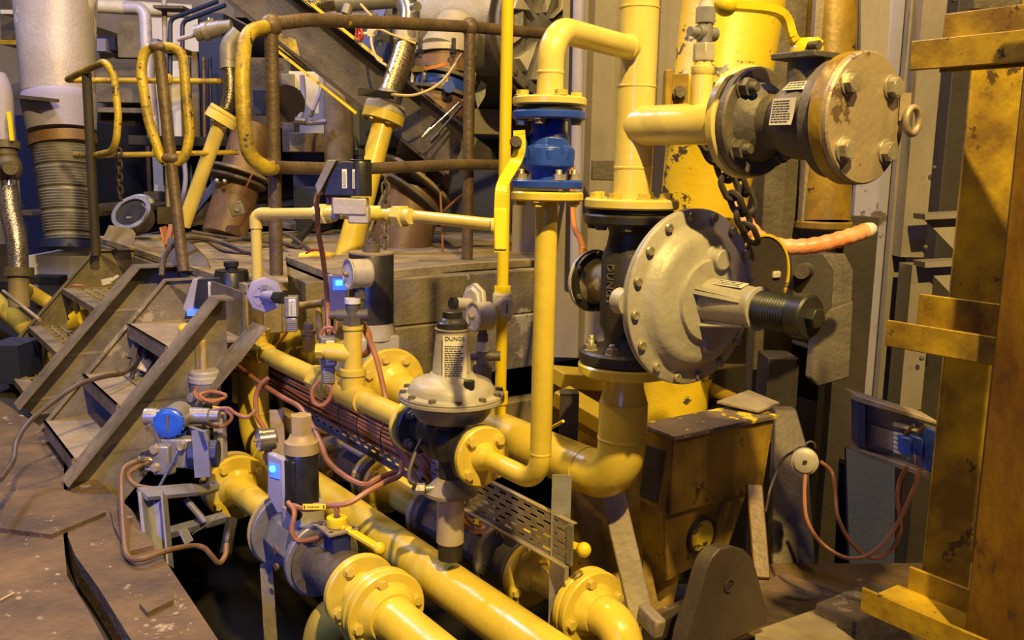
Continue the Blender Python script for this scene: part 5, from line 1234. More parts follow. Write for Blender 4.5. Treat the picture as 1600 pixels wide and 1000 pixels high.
# corrugated grey wall sheets (profile sweeps)
def corr(px0, px1, y0, y1, d_, n, m, name, amp=.03):
    a = at(px0, 300, d_); b_ = at(px1, 300, d_); zt, zb_ = vert((a+b_)/2, y0).z, vert((a+b_)/2, y1).z
    w_ = (b_.x - a.x); pts = []
    for i in range(n):
        x0 = a.x + w_*i/n; p = w_/n
        pts += [(x0, 0), (x0+p*.38, 0), (x0+p*.5, amp), (x0+p*.88, amp)]
    pts.append((b_.x, 0))
    poly = [V((x, a.y + y, zb_)) for x, y in pts]; poly2 = [V((x, a.y + y + .012, zb_)) for x, y in pts[::-1]]
    mb = MB(); P = poly + poly2; N_ = len(pts)
    mb.v = [q.copy() for q in P] + [q + Z*(zt-zb_) for q in P]; T_ = len(P)
    for i in range(T_): j = (i+1) % T_; mb.f.append((i, j, T_+j, T_+i))
    for i in range(N_-1): mb.f.append((i, T_-1-i, T_-2-i, i+1)); mb.f.append((T_+i, T_+i+1, 2*T_-2-i, 2*T_-1-i))
    return struct(name, mb, m)
corr(872, 1075, -80, 560, 3.0, 2, 'wall', 'wall_corrugated_sheets', .07)
single('lagged_tube', MB().cyl(at(905,-40,2.85), at(899,420,2.95), .022, seg=20), 'wall_p', 'pale vertical conduit on the grey wall, between the small elbow and the thick riser', 'conduit')
single('wall_bracket', vbox(925, 975, 250, 282, 2.85, .05, 'steel'), 'steel', 'grimy horizontal wall bracket behind the thick riser, above the big regulator', 'bracket', bevel=.004)
vbox(1200,1262,-60,620,2.75,.12,'steel','steel_column','brown-grey steel column behind the bent yellow lever','column',ref=200)
single('rusty_cylinder', MB().cyl(at(1300,-60,2.7), at(1288,345,2.75), .092, seg=36).disc(at(1288,345,2.75), -Z, .1, .03, 32), 'rusty_y', 'wide rusty brown-yellow cylinder standing behind the round blind flange', 'cylinder')
vbox(1262,1275,-60,350,2.68,.05,'steel_l','edge_strip','narrow pale vertical strip beside the wide rusty cylinder','strip',ref=200)
struct('wall_lilac_panel', vbox(1337,1402,-80,650,3.0,.03,'wall_p', ref=300), 'wall_p')
single('grimy_column', vbox(1300,1352,340,920,2.9,.15,'dark', ref=600), 'dark', 'sooty dark steel column below the orange hose', 'column')
single('leaning_plate', MB().prism([at(1345,-20,2.85), at(1392,-20,2.85), at(1386,100,2.85), at(1375,200,2.85), at(1345,120,2.85)], Y*.02), 'wall', 'bent grey sheet against the lilac wall panel, above the blind flange', 'sheet')
vbox(1398,1425,-60,640,2.95,.05,'wall','wall_edge_profile','narrow grey-brown edge profile beside the lilac wall panel','profile',ref=300)
single('wall_channel', vbox(1425,1462,-60,402,2.85,.12,'wall', ref=200), 'wall', 'grey-brown folded wall channel with bolt heads, left of the ochre frame column', 'channel')
single('wall_channel', vbox(1418,1452,415,640,2.85,.12,'wall', ref=500), 'wall', 'lower grey-brown wall channel piece, standing on the open terminal box', 'channel')
for i,(px,py) in enumerate(((1460,262),(1446,386),(1491,0),(1440,560))):
    single('rivet', MB().ball(at(px,py,2.83), .009, 10, 6), 'iron', 'round rivet head on the grey-brown wall channel', 'rivet', 'rivets on the grey wall channel')
for i,(y_) in enumerate((338,412)):
    single('shelf_angle', MB().beam(at(1436,y_,2.8), at(1512,y_-4,2.8), .10, .02, side=Y).prism([at(1446,y_+6,2.8), at(1500,y_+4,2.8), at(1498,y_+60,2.8)], Y*.012), 'wall', ['grey angle shelf with gusset, upper one beside the ochre frame column','grey angle shelf with gusset, lower one beside the ochre frame column'][i], 'shelf')
vbox(1470,1530,-60,900,3.2,.1,'dark','dark_column','black gap column seen behind the ochre frame','column',ref=300)
# knuckle plates
for i,(px,lab) in enumerate(((1262,'dark shaped hinge plate carrying a round pin, under the orange hose'),(1300,'pale-edged hinge plate next to the pin plate under the orange hose'),(1322,'thin outer hinge plate nearest the lilac wall panel'))):
    o_ = (i*22)
    P = [at(1238+o_,400,2.62+.03*i), at(1285+o_*.8,396,2.6+.03*i), at(1303+o_*.7,422,2.6+.03*i), at(1300+o_*.7,480,2.6+.03*i), at(1270+o_,520,2.6+.03*i), at(1240+o_,470,2.6+.03*i)]
    single('hinge_plate', MB().prism(P, D1*(.05 if i < 2 else .22)), 'steel' if i else 'dark', lab, 'hinge', bevel=.003)
single('hinge_pin', MB().cyl(at(1252,424,2.55), at(1262,422,2.62), .026), 'steel', 'round hinge pin end in the dark shaped plate under the orange hose', 'pin')
single('hanging_plate', MB().prism([at(1278,490,2.6), at(1334,470,2.6), at(1328,590,2.6), at(1280,604,2.6), at(1268,590,2.6)], D1*.03), 'steel', 'thick dusty plate hanging below the hinge plates', 'plate', bevel=.005)
# blind cover behind the regulator
t = T('round_cover_plate', 'dark round cover plate with a thin yellow rim, half hidden behind the large silver housing', 'cover', at(1195,430,2.1) - Z*.1)
cvv = at(1185,430,2.12); t.part('plate', MB().disc(cvv, mD, .115, .012, 40), 'dark'); t.part('rim', MB().ring(cvv + mD*.01, mD, .110, .118, .006, 40), 'damaged'); t.part('slot_screw', MB().box(cvv + mD*.014 + D2*.06, (.03,.02,.012), (D2,Z,mD)), 'label', bevel=.004)
# orange hose
hz_ = smooth_path([at(1152,318,2.25), at(1168,352,2.22), at(1195,378,2.2), at(1235,386,2.2), at(1280,382,2.2), at(1325,370,2.22), at(1352,361,2.25)], 8)
t = T('orange_hose', 'thick wrinkled orange hose with a pale taped end, curving behind the large silver housing', 'hose', hz_[20])
t.part('hose', MB().tube(hz_, .023, 16, rs=[.0235 + .0016*math.sin(i*1.9) for i in range(len(hz_))]), 'orange')
t.part('taped_end', MB().lathe(at(1348,363,2.245), at(1370,354,2.26)-at(1348,363,2.245), [(0,.021),(.02,.024),(.04,.018),(.05,.008)], 16), 'white')
# chains
chain('lifting_chain', 'heavy dark chain hanging from the branch flange to the orange hose', [at(1122,238,1.95), at(1136,280,1.98), at(1152,320,2.0), at(1176,375,2.05)], .062, .0085, 'dark')
chain('lifting_chain', 'second strand of heavy dark chain, doubling back beside the first one', [at(1148,262,2.02), at(1162,300,2.04), at(1172,330,2.05)], .06, .008, 'dark')
chain('shackle_chain', 'short dark chain strand looped behind the pale branch flange', [at(1104,150,1.7), at(1103,185,1.7), at(1107,225,1.7), at(1118,250,1.72)], .055, .0075, 'dark')
# ---- dark machinery under the regulator
vbox(1192,1240,560,905,2.7,.15,'dark','pedestal','sooty dark pedestal behind the round sensor and its cable loops','pedestal',ref=700)
single('cable_drum_plate', MB().prism([at(1212,640,2.5), at(1245,640,2.5), at(1262,700,2.45), at(1275,880,2.35), at(1245,898,2.35), at(1205,880,2.35)], Y*.05), 'steel', 'rounded grey plate behind the round sensor, reaching to the ground', 'plate', bevel=.006)
single('blue_sheet', MB().prism([at(1322,700,2.86), at(1398,720,2.86), at(1398,960,2.8), at(1330,960,2.8)], Y*.02), 'blue_st', 'dark blue steel sheet under the open terminal box', 'sheet')
single('low_crossbeam', MB().beam(at(1200,560,3.2), at(1330,600,3.2), .2, .2, side=Z), 'pit', 'black cross beam low behind the spindle', 'beam')
# round sensor
sc_ = at(1257,719,2.1); sn = V((-.25,-.95,.08)).normalized()
t = T('round_sensor', 'round cream sensor with a square hole in its cap, two cables hanging from it', 'sensor', sc_ - Z*.05)
t.part('cap', MB().lathe(sc_, sn, [(0,.033),(.006,.037),(.02,.037),(.024,.030),(.028,.030),(.03,.027)], 32), 'alu'); t.part('square_hole', MB().box(sc_ + sn*.031, (.012,.001,.012), (X, sn, Z)), 'ink')
t.part('body', MB().lathe(sc_, -sn, [(0,.034),(.03,.034),(.05,.026)], 24), 'dark'); t.part('hook', MB().tube([sc_ + V((.02,.02,.03)) + V((math.cos(a)*.015,0,math.sin(a)*.018)) for a in [q*math.pi/8 for q in range(12)]], .003, 8), 'steel')
c([(1258,742,2.08),(1257,780,2.05),(1262,815,2.03),(1285,850,2.02),(1325,872,2.0),(1365,862,2.0),(1398,825,2.0),(1425,770,1.98),(1438,730,1.98)], .0055, 'cable', 'brown cable hanging from beneath the round sensor in a deep loop to the terminal box')
c([(1283,722,2.1),(1300,738,2.06),(1305,770,2.05),(1310,810,2.03),(1332,850,2.02),(1362,872,2.02),(1392,860,2.02),(1407,825,2.0),(1402,780,2.0),(1406,750,2.0),(1418,728,1.98)], .0055, 'cable', 'brown cable leaving the side of the round sensor and crossing the deep loop')
c([(1240,705,2.3),(1222,720,2.3),(1205,760,2.25),(1196,800,2.2)], .004, 'cable_d', 'thin brown cable dropping behind the yellow strut beside the foot box')
# terminal box
bx0 = at(1395,672,2.15)
t = T('terminal_box', 'open grey terminal box with rows of connectors and two blue plugs, beside the ochre frame', 'box', at(1395,720,2.1))
def bq(px, py, dd_=0): return at(px, py, 2.15 - (px-1340)*.0012 + dd_)
t.part('back_plate', MB().prism([bq(1342,628,.04), bq(1462,668,.04), bq(1462,742,.04), bq(1342,706,.04)], Y*.006), 'alud')
t.part('top_cover', MB().prism([bq(1338,618), bq(1465,658), bq(1465,664), bq(1338,628)], Y*.10), 'steel_l', bevel=.002)
t.part('bottom_sheet', MB().prism([bq(1342,704,-.01), bq(1452,742,-.01), bq(1452,748,-.01), bq(1342,710,-.01)], Y*.08), 'steel_l')
t.part('mounting_plate', MB().prism([bq(1360,662,.03), bq(1402,676,.03), bq(1402,706,.03), bq(1360,694,.03)], Y*-.004), 'zinc')
for k in range(5): t.part('terminal', MB().prism([bq(1396,674+7*k,.02), bq(1409,677+7*k,.02), bq(1409,681+7*k,.02), bq(1396,678+7*k,.02)], Y*-.01), 'label')
t.part('din_rail', MB().beam(bq(1396,662,.02), bq(1455,676,.02), .012, .006, side=Z), 'alu')
for k,(px,mm) in enumerate(((1418,'blue_st'),(1436,'blue_tx' if False else 'blue_st'))): 
    pg = t.part('blue_plug', MB().prism([bq(px-9,682), bq(px+7,686), bq(px+7,714), bq(px-9,710)], Y*.03), 'blue', bevel=.003)
    t.part('plug_lever', MB().beam(bq(px-4,678,-.01), bq(px+10,664,-.03), .008, .004, side=Z), 'brown', parent=pg)
t.part('blue_edge', MB().prism([bq(1452,672,-.01), bq(1462,675,-.01), bq(1462,742,-.01), bq(1452,738,-.01)], Y*.05), 'blue')
t.part('left_edge', MB().prism([bq(1340,630), bq(1352,634), bq(1352,700), bq(1340,696)], Y*.05), 'blue_st')
# ---- right yellow frame
t = T('frame_column', 'ochre steel frame column with open recess, between the wall and the nearest rusty column', 'column', at(1470,960,1.62))
R2 = at(1494,520,1.62); zr = lambda y: vert(R2, y).z
wv = .085
ctr = V((R2.x+.03, R2.y, (zr(-60)+zr(960))/2)); Hc2 = zr(-60)-zr(960)
t.part('front_flange', MB().box(ctr, (.105,.010,Hc2), (X,Y,Z)), 'frame_y', bevel=.002)
t.part('web', MB().box(ctr + Y*.05, (.010,.09,Hc2), (X,Y,Z)), 'frame_y')
P1_ = at(1606,560,1.28); zr1 = lambda y: vert(P1_, y).z
t = T('rusty_column', 'nearest thick rusty yellow steel column, cut by the edge of the picture', 'column', V((P1_.x, P1_.y, zr1(1080))))
Hc1 = zr1(-80) - zr1(1080); cz = (zr1(-80) + zr1(1080))/2
t.part('front_flange', MB().box(V((P1_.x, P1_.y, cz)), (.012, .11, Hc1), (D2, D1, Z)).box(V((P1_.x, P1_.y, cz)) + D2*.05, (.10,.012,Hc1), (D2, D1, Z)), 'col_y', bevel=.003)
t.part('rear_flange', MB().box(V((P1_.x, P1_.y, cz)) + D2*.10, (.012, .11, Hc1), (D2, D1, Z)), 'col_y', bevel=.003)
def trough(name, lab, px, py, d_, hf, hb, wd, length):
    """U channel running along mD from its far end; seen end at px,py (top of the front lip)"""
    P = at(px, py, d_)
    t = T(name, lab, 'channel', P - Z*hf)
    t.part('front_lip', MB().prism([P, P - Z*hf, P - Z*hf + D2*.008, P + D2*.008], mD*length), 'frame_y', bevel=.002)
    t.part('bottom_web', MB().prism([P - Z*hf*.55 + D2*.008, P - Z*(hf*.55+.008) + D2*.008, P - Z*(hf*.55+.008) + D2*wd, P - Z*hf*.55 + D2*wd], mD*length), 'frame_y')
    t.part('back_lip', MB().prism([P + D2*wd + Z*hb + D1*-.02, P + D2*wd - Z*hf + D1*-.02, P + D2*(wd+.008) - Z*hf + D1*-.02, P + D2*(wd+.008) + Z*hb + D1*-.02], mD*(length-.02)), 'frame_y', bevel=.002)
    return t
trough('bracket_channel', 'upper ochre steel channel arm, level with the blind flange', 1424, 64, 1.44, .055, .055, .07, .38)
trough('bracket_channel', 'middle ochre steel channel arm, level with the spindle end', 1386, 500, 1.48, .052, .05, .07, .36)
trough('bracket_channel', 'lowest ochre steel channel arm, close above the ground', 1346, 918, 1.50, .05, .02, .13, .50)
single('end_plate', vbox(1520,1600,-30,18,1.5,.02,'steel'), 'steel', 'dark steel plate above the uppermost ochre channel arm, at the top edge', 'plate', bevel=.006)
# ================================================================== BACKGROUND HALL
struct('wall_back', MB().box(V((-1.5,11.3,2.4)), (16,.1,8)), 'pinkgrey')
struct('floor_hall', MB().box(V((-3.2,8.4,.42)), (9,6,.05)), 'slab')
struct('wall_side', MB().box(V((-6.6,6,2)), (.1,11,7)), 'steel')
def vb(px0, px1, y0, y1, d_, th, m, name, label, cat, ref=None, bevel=.004):
    if d_ >= 4.9: th = max(th, 11.25 - at((px0+px1)/2, (y0+y1)/2, d_).y)
    return vbox(px0, px1, y0, y1, d_, th, m, name, label, cat, ref=ref, bevel=bevel)
# far building blocks
far = [
 (140,182,60,250,7.6,.2,'pinkgrey','far_hatch','grey-brown panel far behind the open bent handrail end','panel'),
 (183,222,32,90,7.4,.2,'steel_l','far_box','brown box panel far behind, under the pale lagged pipe','panel'),
 (142,236,92,160,7.2,.25,'steel_l','far_duct','wide dusty brown duct far behind the two handrail loops','duct'),
 (230,310,28,84,7.5,.2,'brightw','lit_cabinet','bright white cabinet front far behind, lit from above','cabinet'),
 (143,225,168,176,6.8,.3,'steel_l','far_ledge','long dusty ledge far behind the handrail loops','ledge'),
 (143,222,176,250,7.0,.2,'dark','far_opening','dark machine opening below the long dusty ledge','machine'),
 (150,236,215,345,6.9,.15,'brown','far_rust_panel','rust brown panel far behind the stair head','panel'),
 (236,252,60,345,6.7,.12,'white','white_column','white vertical column between the two handrail loops','column'),
 (258,282,95,215,6.9,.1,'brightw','lit_cabinet','narrow bright lit panel seen through the racetrack loop','panel'),
 (290,312,80,225,6.6,.1,'steel_l','brown_tank_side','brown tank side standing behind the racetrack loop','tank'),
 (312,352,20,240,6.4,.1,'blue_st','blue_frame_panel','dark blue machine frame panel behind the slanted braided hose','panel'),
 (200,372,213,228,6.0,.2,'dark','dark_crossbeam','dark horizontal beam at handrail height behind the stair head','beam'),
 (0,30,0,62,6.6,.2,'steel','left_duct','grimy grey duct end at the upper edge of the picture','duct'),
 (0,26,15,22,6.3,.2,'white','white_bar','short white bar at the upper corner of the picture','bar'),
 (0,28,62,70,6.2,.2,'frame_y','ochre_bar','thin ochre bar level with the neck of the lagged stack','bar'),
]
for a in far: vb(*a)
for a in [
 (146,165,60,80,7.3,.1,'wall_p','small_window','small lilac lit pane above the dusty brown duct','panel'),
 (146,178,56,78,7.35,.1,'blue_st','dark_window','small dark blue opening beside the lagged stack','opening'),
 (225,262,300,344,6.6,.1,'steel','low_grey_block','low grey block behind the floodlight housing','block'),
 (330,372,228,345,6.6,.1,'steel','grey_cabinet','grey cabinet face behind the slanted pipe at the stair head','cabinet')]: vb(*a)
# lagged stack with bellows
sx = at(90,-40,4.6); 
def sp(y, d_=4.6): return at(90 + (y)*.03, y, d_)
S0 = at(84,-60,4.6); S1_ = at(92,148,4.6)
t = T('lagged_stack', 'wide lilac-white insulated duct stack narrowing to a collar, at the upper corner', 'duct', at(96,390,4.6))
ax_ = (S1_ - S0)
t.part('upper_casing', MB().lathe(S0, ax_, [(0,.25),(ax_.length*.6,.222),(ax_.length,.205)], 40), 'lag')
C1_ = at(94,160,4.6); C2_ = at(97,205,4.6)
t.part('collar', MB().lathe(S1_, C2_-S1_, [(0,.208),(.02,.216),(.05,.214),((C2_-S1_).length,.195)], 40), 'wall_p')
t.part('support_shelf', MB().beam(at(10,150,4.5), at(78,156,4.35), .12, .02, side=Y), 'steel')
F1_ = at(97,212,4.6); F2_ = at(99,228,4.6)
t.part('flange', MB().cyl(F1_, F2_, .195, .195, 36), 'brown')
B1_ = at(100,230,4.6); B2_ = at(106,376,4.6); prof = []; LB = (B2_-B1_).length; nB = 34
for i in range(nB*2+1):
    f = i/(nB*2); base_r = .185 - .05*f; gap = (i//2) % 8 == 7
    prof.append((LB*f, base_r - (.0 if i % 2 else .012) - (.012 if gap else 0)))
t.part('bellows', MB().lathe(B1_, B2_-B1_, prof, 44), 'zinc')
t.part('lower_flange', MB().cyl(B2_, at(106,388,4.6), .155, .155, 36), 'blue_st')
# base wall below
vb(45,150,400,470,5.2,.1,'white','pale_base_panel','pale lilac panel below the corrugated bellows','panel')
vb(45,92,432,445,5.1,.05,'pit','dark_slot','black slot in the pale panel below the bellows','opening')
vb(30,150,330,338,5.0,.1,'steel','shelf_bar','dark shelf bar behind the corrugated bellows','bar')
vb(30,70,180,400,5.4,.1,'blue_st','blue_backing_panel','dark blue panel between the lagged stack and the hose at the picture edge','panel')
# left pipe with braided hose
t = T('valve_and_hose_pipe', 'grey pipe with valve and shiny braided hose, running down beside the lagged stack', 'pipe', at(25,460,3.9))
t.part('upper_pipe', MB().tube(smooth_path([at(-8,120,3.9), at(2,150,3.9), at(4,222,3.9)], 5), .055, 24), 'wall_p')
t.part('flange', MB().cyl(at(6,222,3.9), at(7,234,3.9), .075, seg=28).cyl(at(7,236,3.9), at(8,244,3.9), .06, seg=20), 'steel')
t.part('valve_body', MB().ball(at(12,262,3.9), .07, sc=(1,1,1.2)).cyl(at(12,262,3.85), at(16,262,3.75), .035), 'steel')
t.part('yellow_stripe', MB().beam(at(14,175,3.85), at(19,220,3.85), .02, .01, side=X), 'yplast')
hose = smooth_path([at(12,292,3.9), at(16,330,3.88), at(26,375,3.86), at(28,418,3.86)], 8)
t.part('braided_hose', MB().tube(hose, .05, 24), braid('braided_steel', (.55,.52,.55), (.20,.18,.22)))
t.part('ferrule', MB().cyl(at(10,284,3.9), at(12,296,3.9), .052, seg=24), 'chrome')
t.part('lower_flange', MB().cyl(at(29,418,3.86), at(29,432,3.86), .072, seg=28), 'steel'); t.part('lower_pipe', MB().cyl(at(29,430,3.86), at(30,480,3.86), .05), 'steel_l')
single('yellow_stub_pipe', MB().tube(smooth_path([at(38,450,4.1), at(60,463,4.05), at(112,498,3.9)]), .036, 20), 'gas', 'stubby yellow pipe passing behind the far stair stringer', 'pipe')
single('yellow_side_pipe', MB().tube([at(-40,440,4.6), at(10,486,4.2), at(95,562,3.7)], .050, 24), 'gas', 'yellow pipe entering from the edge of the picture and passing under the far stringer', 'pipe')
single('thin_rod', MB().cyl(at(5,455,3.4), at(62,500,3.2), .008), 'steel_l', 'thin grey rod beside the yellow pipe at the edge of the picture', 'rod')
single('corner_box', vbox(-20,30,540,600,3.3,.2,'blue_st'), 'blue_st', 'dark blue box end at the edge of the picture beside the open grating steps', 'box')
# overhead pipes at left
single('lagged_pipe', MB().tube(fillet([at(136,8,6.0), at(300,18,6.2)], .1), .055, 20), 'label', 'cream lagged pipe running level along the upper edge', 'pipe')
single('lagged_downpipe', MB().tube(fillet([at(195,12,5.8), at(226,12,5.8), at(229,80,5.8), at(240,215,5.8)], .14, 8), .046, 20), 'lag', 'white lagged pipe elbow turning down behind the racetrack loop', 'pipe')
single('thin_pole', MB().cyl(at(256,-20,5.65), at(264,340,5.65), .020, seg=12), 'pinkgrey', 'thin grey pole behind the racetrack loop', 'pole')
single('top_plate', MB().box(at(270,14,5.6), (.22,.2,.02)), 'steel', 'small dark plate at the pole top', 'plate')
for i,(a,b_,c_) in enumerate((((266,130),(266,30),(340,2)),((285,130),(285,34),(352,8)))):
    single('blue_tube', MB().tube(fillet([at(*a,5.4), at(*b_,5.4), at(*c_,5.3)], .05), .016, 12), 'blue_st', ['outer bent dark blue tube above the racetrack loop','inner bent dark blue tube above the racetrack loop'][i], 'tube')
single('tube_shelf', MB().box(at(278,82,5.4), (.16,.12,.025)), 'dark', 'small dark shelf holding the bent blue tubes', 'shelf')
for i, px in enumerate((296,318,328)):
    single('blue_conduit', MB().cyl(at(px,90,6.2), at(px+3,300,6.2), .014, seg=10), ['blue_st','brown','blue_st'][i], ['slim dark conduit left of the brown one, behind the far handrail','slim brown conduit behind the far handrail','slim dark conduit right of the brown one, behind the far handrail'][i], 'conduit')
single('bent_hose', MB().tube(smooth_path([at(286,240,6.0), at(290,280,6.0), at(282,320,6.0), at(262,330,6.0)]), .02, 12), 'wall_p', 'purple-grey hose bending behind the handrail post', 'hose')
# ---- engine connection 1: valve, braided hose, slanted pipe
t = T('small_hose_connection', 'slanted cream pipe with flange and dark braided hose up to a grey valve', 'pipe', at(290,345,4.1))
t.part('slanted_pipe', MB().cyl(at(345,190,4.0), at(287,352,4.1), .038, seg=24), 'gas_pale')
f_ = t.part('flange', MB().cyl(at(350,180,4.0), at(343,192,4.0), .088, seg=32).cyl(at(353,174,4.0), at(350,179,4.0), .085, seg=32), 'gas_pale')
axf = at(343,192,4.0) - at(350,180,4.0); bolts(t, f_, at(343,192,4.0), axf, .068, 6, .012, 'hex')
bh = smooth_path([at(357,100,4.0), at(360,130,4.0), at(358,155,4.0), at(353,172,4.0)], 6)
t.part('braided_hose', MB().tube(bh, .037, 20), braid('dark_braid', (.30,.26,.20), (.10,.08,.06)))
t.part('ferrule', MB().cyl(at(356,92,4.0), at(357,108,4.0), .043, seg=20), 'alud')
t.part('elbow', MB().tube(smooth_path([at(357,95,4.0), at(358,70,4.0), at(374,50,4.0)], 6), .044, 20), 'alud')
v_ = t.part('valve_body', MB().cyl(at(306,52,4.0), at(345,44,4.0), .042, seg=20).cyl(at(318,50,4.0), at(326,48,4.0), .05, seg=16).cyl(at(340,44,4.0), at(362,42,4.0), .038, seg=20), 'alud')
t.part('valve_stem', MB().cyl(at(326,45,4.0), at(326,28,4.0), .010).beam(at(320,38,3.98), at(333,30,3.98), .02, .006, side=X), 'chrome')
t.part('blank_tube', MB().cyl(at(277,62,4.0), at(306,54,4.0), .012), 'wall_p')
# ---- diagonal stair stringer overhead
def dg(px, py, d_): return at(px, py, d_)
t = T('overhead_stringer', 'dark diagonal steel stringer with chipped yellow edges, crossing the upper background', 'beam', at(700,270,3.9))
t.part('web', MB().prism([at(420,-40,4.04), at(735,208,3.88), at(700,272,3.92), at(310,-40,4.12)], Y*.012), 'steel')
e0_, e1_ = at(425,-40,4.0), at(735,205,3.85); g0_, g1_ = at(305,-40,4.1), at(700,275,3.9)
t.part('upper_flange', MB().beam(e0_, e1_, .12, .014, side=Y), 'dark'); t.part('lower_flange', MB().beam(g0_, g1_, .12, .014, side=Y), 'dark')
t.part('upper_yellow_edge', MB().beam(e0_ - Y*.06 + Z*.01, at(600,100,3.9) - Y*.06 + Z*.008, .006, .016, side=Y), 'damaged')
t.part('lower_yellow_edge', MB().beam(at(430,75,4.0) - Y*.06, at(560,178,3.95) - Y*.06, .006, .014, side=Y), 'damaged')
t.part('yellow_patch', MB().prism([at(432,50,3.99), at(462,62,3.99), at(470,92,3.99), at(478,106,3.99), at(432,72,3.99)], -Y*.003), 'rail_y')
single('top_yellow_elbow', MB().tube(smooth_path([at(420,8,4.3), at(440,16,4.3), at(455,14,4.3)]), .02, 12), 'bright', 'small yellow elbow piece at the upper edge beside the braided hose', 'pipe')
# top braided hose to the big joint
t = T('upper_braided_hose', 'braided steel hose lying level at the upper edge with a round grey end flange', 'hose', at(475,30,4.4))
t.part('end_flange', MB().lathe(at(466,14,4.4), at(500,8,4.4)-at(466,14,4.4), [(0,.10),(.03,.10),(.04,.07),(.08,.065)], 28), 'alud')
t.part('hose', MB().tube(smooth_path([at(482,14,4.4), at(505,4,4.4), at(525,2,4.4)]), .055, 20), braid('level_braid', (.38,.32,.20), (.14,.11,.07)))
t.part('grey_tee', MB().cyl(at(525,3,4.4), at(620,-4,4.4), .06, seg=20).cyl(at(545,4,4.4), at(545,-20,4.4), .05, seg=16).cyl(at(540,22,4.3), at(545,8,4.3), .03), 'alud')
single('level_conduit', MB().cyl(at(512,24,4.6), at(590,24,4.6), .016, seg=12), 'steel_l', 'thin grey level conduit just above the handrail', 'conduit')
# ---- engine connection 2: the big shiny hose and slanted yellow pipe
t = T('large_hose_connection', 'slanted bright yellow pipe with a flange and shiny braided steel hose, in the upper centre', 'pipe', at(530,430,3.85))
t.part('slanted_pipe', MB().lathe(at(532,440,3.7), at(603,178,3.75)-at(532,440,3.7), [(0,.062),(.35,.060),(.6,.055),((at(603,178,3.75)-at(532,440,3.7)).length,.052)], 32), 'gas')
fa, fb_ = at(601,176,3.75), at(597,190,3.75); f_ = t.part('lower_flange', MB().cyl(fa, fb_, .105, seg=36), 'gas'); bolts(t, f_, fb_, fb_-fa, .082, 6, .014, 'hex')
t.part('upper_flange', MB().cyl(at(604,164,3.75), fa, .103, seg=36), 'alu')
bh = smooth_path([at(635,62,3.85), at(630,85,3.83), at(620,115,3.8), at(608,148,3.76)], 8)
t.part('braided_hose', MB().tube(bh, .056, 28), braid('shiny_braid', (.60,.50,.30), (.20,.15,.08)))
t.part('lower_collar', MB().cyl(at(608,145,3.76), at(604,162,3.75), .056, seg=24), 'alud')
t.part('ferrule', MB().cyl(at(637,48,3.85), at(635,66,3.85), .062, seg=28), 'alu')
t.part('cast_elbow', MB().tube(smooth_path([at(638,50,3.85), at(640,20,3.87), at(628,-10,3.9)], 6), .056, 24).cyl(at(646,12,3.7), at(652,10,3.62), .022), 'chrome')
single('black_clamp_bar', MB().beam(at(560,143,3.6), at(615,150,3.65), .035, .02, side=Z), 'blackp', 'black clamp bar across the neck of the large hose connection', 'clamp')
single('white_tube', MB().tube(smooth_path([at(612,148,3.62), at(650,148,3.6), at(690,128,3.6), at(722,84,3.6)], 8), .007, 10), 'beige', 'thin cream tube curving from the black clamp up to the handrail post', 'tube')
single('white_tube', MB().tube(smooth_path([at(604,103,3.7), at(588,90,3.75), at(580,60,3.8), at(590,46,3.8), at(612,54,3.8), at(650,68,3.8)], 8), .007, 10), 'beige', 'thin cream tube looping beside the red handwheel', 'tube')
single('white_tube', MB().cyl(at(564,7,4.1), at(582,27,4.0), .008, seg=10), 'beige', 'thin cream tube end slanting above the handrail', 'tube')
t = T('red_handwheel_valve', 'little brass valve with a red handwheel, behind the handrail', 'valve', at(575,62,4.0))
wh = at(561,54,4.0); ring = [wh + V((math.cos(a)*.02, -math.cos(a)*.02, math.sin(a)*.032)) for a in [q*math.pi/8 for q in range(16)]]
hw = t.part('handwheel', MB().tube(ring, .007, 8, closed=True).beam(ring[0], ring[8], .01, .006).beam(ring[4], ring[12], .01, .006), 'red'); t.part('stem', MB().cyl(wh, at(578,52,4.0), .010).box(at(580,52,4.0), (.04,.03,.04)), 'label', bevel=.004)
single('black_bracket', MB().box(at(597,60,4.1), (.08,.02,.035)).tube([at(594,66,4.08) + V((math.cos(a)*.015,0,math.sin(a)*.02)) for a in [q*math.pi/8 for q in range(16)]], .003, 6, closed=True), 'blackp', 'small black bracket with a ring behind the braided hose', 'bracket')
# ---- big engine pipe: grey elbow, brown pipe, blue butterfly valve
t = T('engine_cylinder', 'huge smooth grey engine housing lying across the top with a ribbed bolted end cover', 'engine', at(760,130,4.6))
t.part('housing', MB().cyl(at(640,42,4.7), at(835,38,4.55), .30, seg=56), 'lag' if False else 'alud')
ce = at(836,48,4.5); cen = (at(835,38,4.4)-at(640,42,4.75)).normalized(); 
cvr = t.part('end_cover', MB().lathe(ce, V((.75,-.65,0)), [(0,.36),(.02,.37),(.04,.37),(.045,.33)], 56), 'alud')
cn = V((.75,-.65,0)).normalized(); u_c, v_c, _ = basis(cn)
bolts(t, cvr, ce + cn*.04, cn, .345, 18, .016, 'hexi')
for k in range(10):
    an = k*math.pi/5 + .2; dv = u_c*math.cos(an) + v_c*math.sin(an); sdv = cn.cross(dv)
    t.part('cooling_fin', MB().prism([ce + cn*.04 + dv*.30 - sdv*.05, ce + cn*.04 + dv*.30 + sdv*.05, ce + cn*.06 + dv*.20, ce + cn*.03 + dv*.10], cn*.05), 'alu', parent=cvr, bevel=.003)
t.part('cover_ring', MB().ring(ce - cn*.012, cn, .28, .40, .012, 48), 'dark')
t = T('exhaust_pipe', 'fat brown exhaust pipe slanting down to the platform with two bolted flange pairs', 'pipe', at(630,425,4.1))
